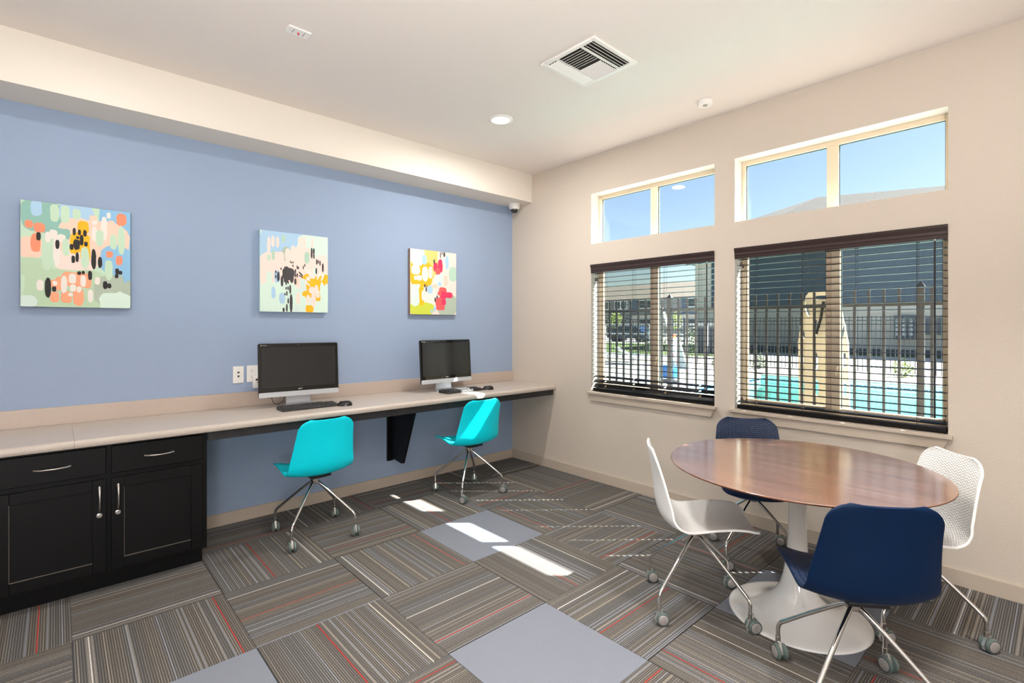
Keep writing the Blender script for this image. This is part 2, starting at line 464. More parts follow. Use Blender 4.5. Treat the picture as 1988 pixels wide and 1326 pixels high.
OPEN = [(-2.283, -1.096, 0.823, 2.003), (-2.283, -1.096, 2.199, 2.664), (-3.631, -2.437, 0.823, 2.003), (-3.631, -2.437, 2.199, 2.664)]
def wall_with_openings():
    ys = sorted({YB, 0.0} | {o[0] for o in OPEN} | {o[1] for o in OPEN})
    zs = sorted({-0.1, CEIL} | {o[2] for o in OPEN} | {o[3] for o in OPEN})
    mb = MB()
    hole = lambda y, z: any(o[0] < y < o[1] and o[2] < z < o[3] for o in OPEN)
    for a in range(len(ys) - 1):
        for b in range(len(zs) - 1):
            y0, y1, z0, z1 = ys[a], ys[a + 1], zs[b], zs[b + 1]
            if hole((y0 + y1) / 2, (z0 + z1) / 2): continue
            mb.add([(0, y0, z0), (0, y1, z0), (0, y1, z1), (0, y0, z1)], [(0, 1, 2, 3)], 0)
            mb.add([(WT, y0, z0), (WT, y1, z0), (WT, y1, z1), (WT, y0, z1)], [(0, 3, 2, 1)], 0)
    for (y0, y1, z0, z1) in OPEN:
        mb.add([(0, y0, z0), (WT, y0, z0), (WT, y0, z1), (0, y0, z1)], [(0, 1, 2, 3)], 1)
        mb.add([(0, y1, z0), (WT, y1, z0), (WT, y1, z1), (0, y1, z1)], [(3, 2, 1, 0)], 1)
        mb.add([(0, y0, z1), (WT, y0, z1), (WT, y1, z1), (0, y1, z1)], [(0, 1, 2, 3)], 1)
        mb.add([(0, y0, z0), (WT, y0, z0), (WT, y1, z0), (0, y1, z0)], [(3, 2, 1, 0)], 1)
    me = bpy.data.meshes.new('wall_right'); me.from_pydata(mb.v, [], mb.f)
    for mm in (M['wall_tan'], M['reveal']): me.materials.append(mm)
    for p, mi in zip(me.polygons, mb.m): p.material_index = mi
    bm = bmesh.new(); bm.from_mesh(me); bmesh.ops.remove_doubles(bm, verts=bm.verts, dist=1e-5); bm.to_mesh(me); bm.free()
    o = bpy.data.objects.new('wall_right', me); COL.objects.link(o); o['kind'] = 'structure'
wall_with_openings()

box('baseboard_left', M['trim'], -3.02, -0.012, -0.012, 0, 0.0, 0.089, kind='structure', bevel=(0.002, 2))
box('baseboard_right', M['trim'], -0.012, 0, YB, 0, 0.0, 0.089, kind='structure', bevel=(0.002, 2))

# windows ------------------------------------------------------------
def window(num, op, kind):
    y0, y1, z0, z1 = op
    w = struct_empty('window_%d' % num, (0.155, (y0 + y1) / 2, z0))
    L0 = w.location.copy()
    def b(name, m, ya, yb, za, zb, xa=0.12, xb=0.19, lab=None):
        o = MB().box(xa, xb, ya, yb, za, zb).build(name, m, None, loc=L0, bevel=(0.002, 1)); o.location = (0, 0, 0); o.parent = w
        if lab: o['label'] = lab
        return o
    fj = 0.026; fh = 0.034
    mid = {1: -1.684, 2: -1.686, 3: -3.032, 4: -3.034}[num]
    mb = MB()
    mb.box(.12, .162, y0, y0 + fj, z0, z1); mb.box(.12, .162, y1 - fj, y1, z0, z1)
    mb.box(.12, .162, y0 + fj, y1 - fj, z1 - fh, z1); fb = 0.018 if kind == 'fixed' else 0.045
    mb.box(.12, .162, y0 + fj, y1 - fj, z0, z0 + fb)
    f = mb.build('window_frame', M['vinyl'], None, loc=L0, bevel=(0.002, 1)); f.location = (0, 0, 0); f.parent = w
    gz0 = z0 + fb; gz1 = z1 - fh
    if kind == 'fixed':
        b('mullion', M['vinyl'], mid - .034, mid + .034, z0 + .015, z1 - fh, 0.122, 0.161)
        panes = [(y0 + fj, mid - .034), (mid + .034, y1 - fj)]
    else:
        # sliding sash pair with overlapping meeting stiles
        b('meeting_stile', M['vinyl_dark'], mid + .008, mid + .042, gz0, gz1, 0.128, 0.158)
        b('meeting_stile', M['vinyl'], mid - .042, mid + .008, gz0, gz1, 0.118, 0.150)
        lk = MB().box(.108, .12, mid - .03, mid - .008, 1.12, 1.17)
        lk.tube([(.112, mid - .019, 1.165), (.102, mid - .019, 1.14), (.108, mid - .019, 1.10)], .005, 8)
        k = lk.build('sash_lock', M['vinyl'], None, loc=L0, bevel=(.002, 1)); k.location = (0, 0, 0); k.parent = w
        panes = [(y0 + fj + .012, mid - .042), (mid + .042, y1 - fj)]
        s = MB().box(.13, .158, mid + .042, y1 - fj, gz0, gz0 + .022); s.box(.13, .158, y1 - fj - .012, y1 - fj, gz0, gz1)
        k = s.build('sash_rail', M['vinyl_dark'], None, loc=L0, bevel=(.002, 1)); k.location = (0, 0, 0); k.parent = w
        s = MB().box(.125, .155, y0 + fj, mid - .042, gz0, gz0 + .02); s.box(.125, .155, y0 + fj, y0 + fj + .012, gz0, gz1)
        k = s.build('sash_rail', M['vinyl'], None, loc=L0, bevel=(.002, 1)); k.location = (0, 0, 0); k.parent = w
    for n, (a, c) in enumerate(panes):
        g = MB().box(.142, .146, a, c, gz0, gz1).build('pane', M['screened'] if (kind == 'slider' and n == 1) else M['glass'], None, loc=L0, smooth=0)
        g.location = (0, 0, 0); g.parent = w
        gm = MB(); t = .004
        gm.box(.138, .149, a, a + t, gz0, gz1); gm.box(.138, .149, c - t, c, gz0, gz1)
        gm.box(.138, .149, a, c, gz1 - t, gz1); gm.box(.138, .149, a, c, gz0, gz0 + t)
        k = gm.build('gasket', M['gasket'], None, loc=L0, smooth=0); k.location = (0, 0, 0); k.parent = w
window(1, OPEN[1], 'fixed'); window(2, OPEN[0], 'slider'); window(3, OPEN[3], 'fixed'); window(4, OPEN[2], 'slider')

# window stools and aprons
for n, (y0, y1) in enumerate([(-2.283, -1.096), (-3.631, -2.437)]):
    t = struct_empty('trim_%d' % (n + 1))
    mb = MB().box(-0.035, 0.0, y0 - .022, y1 + .033, 0.803, 0.823); mb.box(0.0, 0.12, y0, y1, 0.803, 0.8235)
    mb.build('window_stool', M['trim'], t, bevel=(.002, 2))
    ap = MB().prism([(y1 + .022, .803), (y1 - .006, .742), (y0 + .022, .742), (y0 - .008, .803)], 'x', -0.02, 0.0)
    ap.build('window_apron', M['trim'], t, bevel=(.001, 1))

# ------------------------------------------------------------------ countertop, cabinets, bracket
ct = thing('countertop', 'long taupe laminate countertop with rounded front edge and backsplash along the blue wall', 'countertop', (-4, -0.33, 0.80))
def counter_section(x0, x1):
    # profile in y,z : rounded front nose
    prof = [(0, .801), (0, .841), (-.628, .841)]
    for k in range(1, 7):
        a = pi / 2 + k * pi / 12
        prof.append((-.628 + .022 * cos(a), .819 + .022 * sin(a)))
    prof += [(-.650, .806), (-.647, .801)]
    mb = MB().prism(prof, 'x', x0, x1)
    mb.v = [(v[0] + 4, v[1] + .33, v[2] - .80) for v in mb.v]
    return mb.build('counter_slab', M['laminate'], ct)
counter_section(-3.6292, -0.002); counter_section(-6.2, -3.6304)
mb = MB().box(-6.2, -0.002, -.019, 0, .841, .947); mb.v = [(v[0] + 4, v[1] + .33, v[2] - .80) for v in mb.v]
mb.build('backsplash', M['backsplash'], ct, bevel=(.002, 2))
mb = MB().box(-3.026, -0.012, -.625, -.607, .745, .8005); mb.box(-.034, -.014, -.607, -.02, .745, .8005)
mb.v = [(v[0] + 4, v[1] + .33, v[2] - .80) for v in mb.v]
k = mb.build('support_rail', M['apron'], ct, bevel=(.001, 1)); k['label'] = 'black painted front rail'

br = thing('counter_bracket', 'black triangular wall bracket carrying the countertop between the two turquoise chairs', 'bracket', (-1.48, 0, 0.24))
mb = MB().box(-.035, .025, -.02, 0, -.01, .56); mb.build('wall_plate', M['cab'], br, bevel=(.002, 1))
mb = MB().prism([(-.02, .02), (-.02, .56), (-.44, .56), (-.44, .50), (-.235, .008), (-.2, .0)], 'x', -.005, .013); mb.build('gusset', M['cab'], br, bevel=(.002, 1))

def handle(horizontal, L, parent):
    mb = MB(); pts = []; rs = []
    n = 12
    for k in range(n + 1):
        t = -1 + 2 * k / n
        off = -.028 * (1 - abs(t) ** 2.6) - .006 if True else 0
        p = (t * L / 2, off - .004, 0) if horizontal else (.0, off - .004, t * L / 2)
        pts.append(p); rs.append(.0038 + .0028 * t * t)
    mb.tube(pts, rs, 10)
    for sx in (-1, 1):
        q = (sx * L / 2 * .93, 0, 0) if horizontal else (0, 0, sx * L / 2 * .93)
        mb.cyl(q, (q[0], -.014, q[2]), .0045, 10)
    return mb.build('handle', M['nickel'], parent)
def cabinet(x0, x1, label, first):
    xm = (x0 + x1) / 2
    c = thing('base_cabinet', label, 'cabinet', (xm, -0.3, 0), group=None)
    loc = (xm, -.3, 0)
    def sub(mb, name, m, parent=c, bevel=(.0015, 1)):
        o = mb.build(name, m, None, loc=loc, bevel=bevel); o.location = (0, 0, 0); o.parent = parent; return o
    mb = MB().box(x0, x1, -.60, -.004, .10, .80)
    sub(mb, 'cabinet_body', M['cab'])
    mb = MB().box(x0 + .012, x1 - .012, -.535, -.02, 0, .10); sub(mb, 'toe_kick', M['cab'])
    w = (x1 - x0)
    dw = .424
    cols = [(x0 + .028, x0 + .028 + dw), (x1 - .028 - dw, x1 - .028)]
    for i, (a, b) in enumerate(cols):
        # drawer
        d = bpy.data.objects.new('drawer', None); COL.objects.link(d); d.parent = c; d.location = ((a + b) / 2 - xm, -.30, .712)
        o = MB().box(-(b - a) / 2, (b - a) / 2, -.021, -.0005, -.073, .073).build('drawer_front', M['cab'], d, bevel=(.003, 2))
        h = handle(True, .135, d); h.location = (0, -.021, 0)
        # door: stiles, rails and recessed panel
        dr = bpy.data.objects.new('door', None); COL.objects.link(dr); dr.parent = c; dr.location = ((a + b) / 2 - xm, -.30, .366)
        hw = (b - a) / 2; hh = .246; fr = .056
        fm = MB()
        fm.box(-hw, -hw + fr, -.021, -.0005, -hh, hh); fm.box(hw - fr, hw, -.021, -.0005, -hh, hh)
        fm.box(-hw + fr, hw - fr, -.021, -.0005, hh - fr, hh); fm.box(-hw + fr, hw - fr, -.021, -.0005, -hh, -hh + fr)
        fm.build('door_frame', M['cab'], dr, bevel=(.0015, 1))
        pm = MB().box(-hw + fr, hw - fr, -.012, -.001, -hh + fr, hh - fr)
        pm.build('door_panel', M['cab_panel'], dr)
        em = MB(); e = .0016   # thin grey-brown line along the lower and left inner edges
        em.box(-hw + fr, hw - fr, -.0212, -.012, -hh + fr - e, -hh + fr + .0004); em.box(-hw + fr - e, -hw + fr + .0004, -.0212, -.012, -hh + fr, hh - fr)
        eo = em.build('pale_edge', M['cab_pale'], dr); eo['label'] = 'thin grey-brown line along the lower and left inner edges'
        side = 1 if i == 0 else -1
        h = handle(False, .128, dr); h.location = (side * (hw - .028), -.021, .148)
        kl = MB(); kl.lathe([(.0005, .0), (.0125, 0), (.0125, .004), (.009, .005), (.009, .0035), (.005, .0035), (.005, .006), (.0005, .006)], (0, 0, 0), 20, T=Matrix.Rotation(pi / 2, 4, 'X'))
        ko = kl.build('lock', M['nickel'], dr); ko.location = (side * (hw - .028), -.0205, .058)
    return c
cabinet(-3.953, -3.0265, 'black base cabinet nearest the kneehole, with two drawers and two locked doors', True)
cabinet(-4.8815, -3.955, 'black base cabinet further left along the wall, mostly beyond the photo edge', False)

# ------------------------------------------------------------------ chairs
def chair(kind, cx, cy, yaw, leg0, label, axes, group):
    """yaw: facing direction in degrees, leg0: world angle of the first leg, axes: world angles of the four caster axles"""
    t = thing('swivel_chair', label, 'chair', (cx, cy, 0), radians(yaw), group)
    # --- shell, local +x is forward
    prof = [(.262, .436), (.235, .446), (.20, .452), (.14, .450), (.07, .443), (0, .436), (-.06, .432), (-.105, .434), (-.14, .446), (-.165, .468), (-.181, .50), (-.190, .54), (-.196, .59), (-.201, .64), (-.207, .69), (-.214, .735), (-.221, .775), (-.226, .80), (-.229, .818)]
    # resample with dense ends
    P = [Vector((a, 0, b)) for a, b in prof]
    dist = [0]
    for a, b in zip(P, P[1:]): dist.append(dist[-1] + (b - a).length)
    tot = dist[-1]
    def samp(s):
        s = min(max(s, 0), tot)
        for k in range(len(P) - 1):
            if s <= dist[k + 1] + 1e-9:
                u = (s - dist[k]) / (dist[k + 1] - dist[k]); return P[k].lerp(P[k + 1], u)
        return P[-1]
    def hwid(s):
        # half width along the profile (front edge -> top edge)
        pts = [(0, .200), (.10, .207), (.25, .214), (.36, .219), (.42, .220), (.50, .213), (.60, .199), (.70, .188), (.80, .181), (tot, .180)]
        for (a, wa), (b, wb) in zip(pts, pts[1:]):
            if s <= b: return wa + (wb - wa) * (s - a) / (b - a)
        return pts[-1][1]
    ss = [0, .003, .008, .015, .025, .04, .055]
    k = .08
    while k < tot - .07: ss.append(k); k += .022
    ss += [tot - .06, tot - .045, tot - .03, tot - .018, tot - .009, tot - .003, tot]
    nu = 24; verts = []; faces = []; uvs = []
    for s in ss:
        p = samp(s); w = hwid(s)
        r = .068
        if s < r * .7: rr = r * .7; w -= rr - sqrt(max(rr * rr - (rr - s) ** 2, 0))
        if s > tot - r: w -= r - sqrt(max(r * r - (r - (tot - s)) ** 2, 0))
        # side-to-side curvature: seat sides turn up, back sides wrap forward
        up = 0; fwd = 0
        q = s / tot
        if s < .20: up = .030 - .05 * max(0, .12 - s)
        elif s < .40: up = .030 - .010 * (s - .20) / .20; fwd = .045 * ((s - .20) / .20) ** 1.5
        elif s < .52: up = .02 * (1 - (s - .40) / .12); fwd = .045 + .012 * (s - .4) / .12
        else: fwd = .057 - .046 * (s - .52) / (tot - .52)
        for i in range(nu + 1):
            u = -1 + 2 * i / nu
            au = abs(u) ** 2.2
            y = u * w
            verts.append((p.x + fwd * au, y, p.z + up * au))
            uvs.append((y + 1.0, s))
    n1 = nu + 1
    for a in range(len(ss) - 1):
        for i in range(nu): faces.append((a * n1 + i, a * n1 + i + 1, (a + 1) * n1 + i + 1, (a + 1) * n1 + i))
    me = bpy.data.meshes.new('seat_shell'); me.from_pydata(verts, [], faces)
    me.materials.append(SH[kind][0]); me.materials.append(SH[kind][1])
    uvl = me.uv_layers.new(name='UVMap')
    for lp in me.loops: uvl.data[lp.index].uv = uvs[lp.vertex_index]
    for p in me.polygons: p.use_smooth = True
    me.update()
    sh = bpy.data.objects.new('seat_shell', me); COL.objects.link(sh); sh.parent = t
    # which side is up? make normals point to the sitter side
    if me.polygons[len(me.polygons) // 4].normal.z < 0: me.flip_normals()
    for p in me.polygons: p.material_index = 1
    so = sh.modifiers.new('thick', 'SOLIDIFY'); so.thickness = .011; so.offset = -1; so.material_offset = -1; so.material_offset_rim = -1
    bv = sh.modifiers.new('round', 'BEVEL'); bv.width = .003; bv.segments = 2; bv.limit_method = 'ANGLE'; bv.angle_limit = radians(50)
    # --- swivel plate and hub
    mb = MB().box(-.105, .085, -.075, .075, .412, .4235); mb.box(-.085, .065, -.05, .05, .396, .414); mb.box(-.115, -.095, -.07, .07, .408, .426)
    mb.build('swivel_plate', M['black_plastic'], t, bevel=(.004, 2))
    mb = MB().lathe([(.001, .344), (.022, .344), (.027, .349), (.027, .398), (.024, .402), (.001, .402)], n=28)
    mb.build('hub', M['hub'], t)
    # --- legs and casters
    for k in range(4):
        a = radians(leg0 + 90 * k - yaw)
        dx, dy = cos(a), sin(a)
        pts = []
        pr = [(.012, .360), (.028, .354), (.046, .341)]
        e0 = (.262, .168); e1 = (.283, .150); e2 = (.292, .125); e3 = (.292, .085)
        pts = pr + [(.10, .300), (.18, .236), e0, (.275, .158), (.286, .145), e2, e3]
        mb = MB().tube([(r * dx, r * dy, z) for r, z in pts], .0088, 12)
        mb.tube([(.292 * dx, .292 * dy, .09), (.292 * dx, .292 * dy, .066)], .0105, 12)
        lg = mb.build('leg', M['chrome'], t)
        # caster
        ax = radians(axes[k] - yaw)
        ux, uy = cos(ax), sin(ax)        # axle direction
        fx, fy = -uy, ux                 # rolling direction, wheel trails the stem
        px, py = .292 * dx, .292 * dy
        wc = Vector((px + fx * .014, py + fy * .014, .0315))
        mb = MB()
        U = Vector((ux, uy, 0))
        R = U.to_track_quat('Z', 'Y').to_matrix().to_4x4()
        for sg in (-1, 1):
            c0 = wc + U * (sg * .0155)
            prf = [(.012, -.0085), (.026, -.0085), (.0305, -.006), (.0315, 0), (.0305, .006), (.026, .0085), (.012, .0085)]
            mb.lathe(prf, c0, 28, 0, T=R)
            sgn = sg
            cp = [(.0005, .0115 * sgn), (.012, .0110 * sgn), (.0225, .0098 * sgn), (.0245, .0086 * sgn), (.0245, .004 * sgn)]
            mb.lathe(cp, c0, 24, 1, T=R, cap=True)
            mb.lathe([(.0245, .0086 * sgn), (.0262, .0096 * sgn), (.0268, .0080 * sgn)], c0, 24, 3, T=R, cap=False)
        # body between the wheels, up to the stem
        fv = Vector((fx, fy, 0)); zv = Vector((0, 0, 1))
        body = [(-.020, .010), (-.024, .030), (-.016, .046), (-.010, .070), (.0105, .070), (.016, .055), (.024, .040), (.026, .024), (.012, .012)]
        base = Vector((px + fx * .004, py + fy * .004, 0))
        T = Matrix(((ux, fx, 0, base.x), (uy, fy, 0, base.y), (0, 0, 1, 0), (0, 0, 0, 1)))
        mb.prism([(p, q) for p, q in body], 'x', -.006, .006, 2, T=T)
        co = mb.build('caster', [M['tyre'], M['cap'], M['castbody'], M['black_plastic']], lg)
    return t
VA = 47.829   # view azimuth
chair('turquoise', -2.37, -.573, 90.2, 41.3, 'turquoise shell swivel chair at the left computer, between black cabinet and wall bracket', [172, 172, 172, 172], None)
chair('turquoise', -1.051, -.596, 86.7, 42.7, 'turquoise shell swivel chair at the right computer, striped by a bar of sunlight', [150, 150, 195, 205], None)
chair('white', -1.261, -2.794, -52.7, -6.4, 'white shell swivel chair left of the round table, seen from its side', [232, 228, 228, 235], None)
chair('navy', -1.421, -3.525, 38.5, -8.4, 'navy blue shell swivel chair in front of the round table, back to the viewer', [150, 140, 140, 140], None)
chair('white', -.634, -3.549, 133.7, -5.8, 'white shell swivel chair right of the round table, against the tan wall', [240, 225, 235, 232], None)
chair('navy', -.484, -2.765, 212.7, -7.6, 'navy blue shell swivel chair behind the round table under the big window', [210, 205, 220, 205], None)

# ------------------------------------------------------------------ round table
tb = thing('round_table', 'round pedestal table with glossy walnut top and white trumpet base', 'table', (-.970, -3.178, 0))
prof = [(.001, .716), (.40, .716), (.55, .722), (.597, .733), (.6005, .737), (.6, .7415), (.598, .7425), (.001, .7425)]
mb = MB().lathe([(.001, .7421), (.5985, .7421), (.5995, .7410), (.5995, .7400), (.001, .7400)], n=128)
mb.build('tabletop', M['walnut'], tb)
mb = MB().lathe([(.001, .717), (.42, .717), (.55, .724), (.594, .733), (.6005, .7365), (.6005, .7400), (.001, .7400)], n=128)
e = mb.build('tabletop_edge', M['tabletop_edge'], tb); e['label'] = 'dark bevelled edge'
prof = [(.001, 0), (.309, 0), (.312, .003), (.312, .007), (.306, .011), (.285, .0155), (.255, .021), (.22, .029), (.185, .041), (.15, .059), (.12, .082), (.097, .110), (.078, .148), (.063, .20), (.053, .26), (.046, .33), (.042, .41), (.040, .50), (.040, .58), (.043, .64), (.049, .69), (.056, .7165), (.001, .7165)]
mb = MB().lathe(prof, n=96); mb.build('pedestal', M['tulip'], tb, smooth=60)

# ------------------------------------------------------------------ blinds
def blind(y0, y1, label, sid, tassels, wand_y, low_tilt):
    t = thing('window_blind', label, 'blind', (0, (y0 + y1) / 2, 2.0))
    ym = (y0 + y1) / 2; W = y1 - y0
    h = W / 2 - .001
    # valance: moulded crown profile
    pr = [(.0, -.075), (-.006, -.075), (-.010, -.066), (-.007, -.058), (-.010, -.052), (-.013, -.044), (-.010, -.038), (-.012, -.030), (-.018, -.014), (-.020, -.004), (-.020, .003), (.0, .003)]
    mb = MB().prism([(x + .004, z) for x, z in pr], 'y', -h - .001, h + .001); mb.build('valance', M['blind'], t, smooth=50)
    box('headrail', M['blind'], .012, .07, -h + .004, h - .004, -.045, .0, t)
    cols = [-.4575, -.1525, .1525, .4575]
    # slat mesh with rout holes for the cords
    c = .040; hw = .023; sx = .010; sy = .0095
    mb = MB(); yl = h - .008
    cuts = [-yl]
    for q in cols: cuts += [q - sy, q + sy]
    cuts.append(yl)
    def zc(x): return .0022 * (1 - ((x - c) / hw) ** 2)
    xs_full = [c - hw, c - sx, c + sx, c + hw]
    def strip(xa, xb, ya, yb):
        za, zb = zc(xa), zc(xb); th = .0026
        mb.add([(xa, ya, za), (xb, ya, zb), (xb, yb, zb), (xa, yb, za), (xa, ya, za - th), (xb, ya, zb - th), (xb, yb, zb - th), (xa, yb, za - th)],
               [(0, 1, 2, 3), (7, 6, 5, 4), (0, 4, 5, 1), (1, 5, 6, 2), (2, 6, 7, 3), (3, 7, 4, 0)])
    for i in range(len(cuts) - 1):
        hole = i % 2 == 1
        strip(xs_full[0], xs_full[1], cuts[i], cuts[i + 1]); strip(xs_full[2], xs_full[3], cuts[i], cuts[i + 1])
        if not hole: strip(xs_full[1], xs_full[2], cuts[i], cuts[i + 1])
    mb.v = [(v[0] - c, v[1], v[2]) for v in mb.v]
    n = 25
    proto = mb.build('slat', M['slat'], t, smooth=30)
    for k in range(n):
        o = proto if k == 0 else proto.copy()
        if k: COL.objects.link(o)
        o.parent = t
        z = 1.922 - .0434 * k
        ang = 0
        if k >= n - low_tilt: ang = radians(-16 * (k - (n - low_tilt) + 1))
        o.location = (c, 0, z - 2.0); o.rotation_euler = (0, ang, 0)
    box('bottom_rail', M['slat'], c - .026, c + .026, -yl, yl, -1.172, -1.142, t, bevel=(.004, 2))
    for q in cols:
        mb = MB()
        for x in (c - hw - .0012, c + hw + .0012): mb.tube([(x, q, -.045), (x, q, -1.152)], .0007, 5)
        mb.tube([(c, q + .006, -.045), (c, q + .006, -1.152)], .0008, 5)
        mb.tube([(c - hw - .002, q - .004, -1.152), (c - hw - .004, q - .006, -1.168), (c - hw - .002, q - .002, -1.176), (c - hw - .004, q + .006, -1.166)], .0011, 5)
        mb.build('ladder_cord', M['cord'], t)
    # lift cords with tassels on the left
    tz = []
    for i, (ty, tzv) in enumerate(tassels):
        cd = MB().tube([(-.002, ty - ym, -.07), (-.002, ty - ym, tzv - 2.0 + .02)], .0009, 5).build('lift_cord', M['cord'], t)
        tl = MB().lathe([(.002, .014), (.005, .010), (.008, -.004), (.0085, -.012), (.003, -.014)], (-.002, ty - ym, tzv - 2.0), 12).build('tassel', M['blind'], cd)
    wy = wand_y - ym
    wd = MB().cyl((-.008, wy, -.085), (-.008, wy, -1.09), .0048, 8).build('tilt_wand', M['black_plastic'], t)
    MB().tube([(.006, wy, -.07), (-.008, wy, -.078), (-.008, wy, -.09)], .0022, 6).build('wand_hook', M['white_plastic'], wd)
    return t
blind(-2.283, -1.096, 'espresso slatted blind on the narrower window nearest the corner', 0, [(-1.150, 1.862), (-1.172, 1.858), (-1.150, .880), (-1.166, .872)], -2.226, 3)
blind(-3.631, -2.437, 'espresso slatted blind on the wide window above the round table', 1, [(-2.484, 1.885), (-2.498, 1.868), (-2.490, .905), (-2.506, .886)], -3.574, 1)

# ------------------------------------------------------------------ computers, keyboards, mice
def text_mesh(body, size, name, m, parent, loc, rot):
    cu = bpy.data.curves.new(name, 'FONT'); cu.body = body; cu.size = size; cu.extrude = .0002; cu.align_x = 'CENTER'; cu.align_y = 'CENTER'
    tmp = bpy.data.objects.new('tmp', cu); COL.objects.link(tmp)
    dg = bpy.context.evaluated_depsgraph_get(); dg.update()
    me = bpy.data.meshes.new_from_object(tmp.evaluated_get(dg)); bpy.data.objects.remove(tmp)
    o = bpy.data.objects.new(name, me); me.materials.clear(); me.materials.append(m); COL.objects.link(o); o.parent = parent; o.location = loc; o.rotation_euler = rot
    return o
M['logo_white'] = mat('logo_white', (225, 225, 225), 0.5)
for n_, c_ in (('lg_red', (219, 68, 55)), ('lg_yellow', (244, 196, 48)), ('lg_green', (15, 157, 88)), ('lg_blue', (66, 133, 244))): M[n_] = mat(n_, c_, 0.5)
def computer(x, y, yaw, label):
    t = thing('desktop_computer', label, 'computer', (x, y, .841), radians(yaw))
    w, hh = .566, .388; z0 = .078; tilt = radians(4)
    R = Matrix.Translation((0, -.01, z0)) @ Matrix.Rotation(-tilt, 4, 'X')
    # bezel slab (glass front), local -y faces the user
    def rr(w_, h_, r, z_, n=6):
        pts = []
        for cx, cz, a0 in ((w_ / 2 - r, z_ + r, -90), (w_ / 2 - r, z_ + h_ - r, 0), (-w_ / 2 + r, z_ + h_ - r, 90), (-w_ / 2 + r, z_ + r, 180)):
            for k in range(n + 1):
                a = radians(a0 + 90 * k / n); pts.append((cx + r * cos(a), cz + r * sin(a)))
        return pts
    MB().prism(rr(w, hh, .014, 0), 'y', -.004, .012, T=R).build('housing', M['black_plastic'], t, bevel=(.002, 2))
    MB().prism(rr(w - .006, hh - .040, .010, .037), 'y', -.0056, -.004, T=R).build('glass_bezel', M['black_gloss'], t)
    MB().prism(rr(w - .046, .292, .001, .068), 'y', -.0066, -.0056, T=R).build('screen', M['screen'], t)
    MB().prism(rr(w - .002, .036, .010, 0), 'y', -.0072, -.004, T=R).build('chin', M['silver'], t, bevel=(.001, 2))
    mb = MB().prism(rr(w * .8, hh * .7, .05, .06), 'y', .012, .042, T=R); mb.build('rear_shell', M['black_plastic'], t, bevel=(.01, 3))
    cm = MB().lathe([(.0005, 0), (.0022, 0), (.0022, .0006), (.0005, .0006)], (0, 0, 0), 12, T=Matrix.Rotation(pi / 2, 4, 'X')); co = cm.build('webcam', M['meter'], t)
    p = R @ Vector((-.01, -.0056, hh - .012)); co.location = p
    # stand: curved neck into a foot
    pr = [(.055, .19), (.050, .12), (.046, .06), (.040, .022), (.020, .008), (-.02, .0055), (-.075, .004)]
    mb = MB(); vs = []; ws = [.082, .082, .084, .088, .10, .112, .116]
    for (yy, zz), hw in zip(pr, ws):
        vs += [(-hw, yy, zz), (hw, yy, zz)]
    vs2 = []
    for (yy, zz), hw in zip(pr, ws):
        d = .008 if zz > .01 else 0
        vs2 += [(-hw, yy + (.008 if zz > .015 else .0), max(zz - .008 if zz < .05 else zz, 0)), (hw, yy + (.008 if zz > .015 else 0), max(zz - .008 if zz < .05 else zz, 0))]
    n = len(pr); fs = []
    for k in range(n - 1):
        a = 2 * k
        fs.append((a, a + 1, a + 3, a + 2)); fs.append((2 * n + a, 2 * n + a + 2, 2 * n + a + 3, 2 * n + a + 1))
        fs.append((a, a + 2, 2 * n + a + 2, 2 * n + a)); fs.append((a + 1, 2 * n + a + 1, 2 * n + a + 3, a + 3))
    fs.append((0, 2 * n, 2 * n + 1, 1)); fs.append((2 * n - 2, 2 * n - 1, 4 * n - 1, 4 * n - 2))
    mb.add(vs + vs2, fs); mb.build('stand', M['silver'], t, smooth=40)
    rt = (pi / 2 - tilt, 0, 0)
    text_mesh('acer', .017, 'logo', M['logo_white'], t, R @ Vector((0, -.0060, .0525)), rt)
    text_mesh('Chrome', .008, 'logo', M['logo_white'], t, R @ Vector((-w / 2 + .045, -.0060, hh - .014)), rt)
    lm = MB()
    for k, mi in enumerate((0, 1, 2)):
        pts = [(0, 0)] + [(.0048 * cos(radians(150 - 120 * k - j * 15)), .0048 * sin(radians(150 - 120 * k - j * 15))) for j in range(9)]
        lm.prism(pts, 'z', 0, .0003, mi)
    lm.lathe([(.0001, .0003), (.0022, .0003), (.0022, .0005), (.0001, .0005)], n=14, mi=3); lm.lathe([(.0022, .0003), (.0028, .0003), (.0028, .0004), (.0022, .0004)], n=14, mi=4)
    lo = lm.build('emblem', [M['lg_red'], M['lg_yellow'], M['lg_green'], M['lg_blue'], M['logo_white']], t, smooth=0)
    lo.location = R @ Vector((-w / 2 + .020, -.0060, hh - .014)); lo.rotation_euler = rt
    return t
computer(-2.355, -.245, -4.5, 'black all-in-one computer nearest the wall outlets, silver chin and stand')
computer(-1.052, -.265, 2.0, 'black all-in-one computer nearest the corner, screen reflecting the windows')

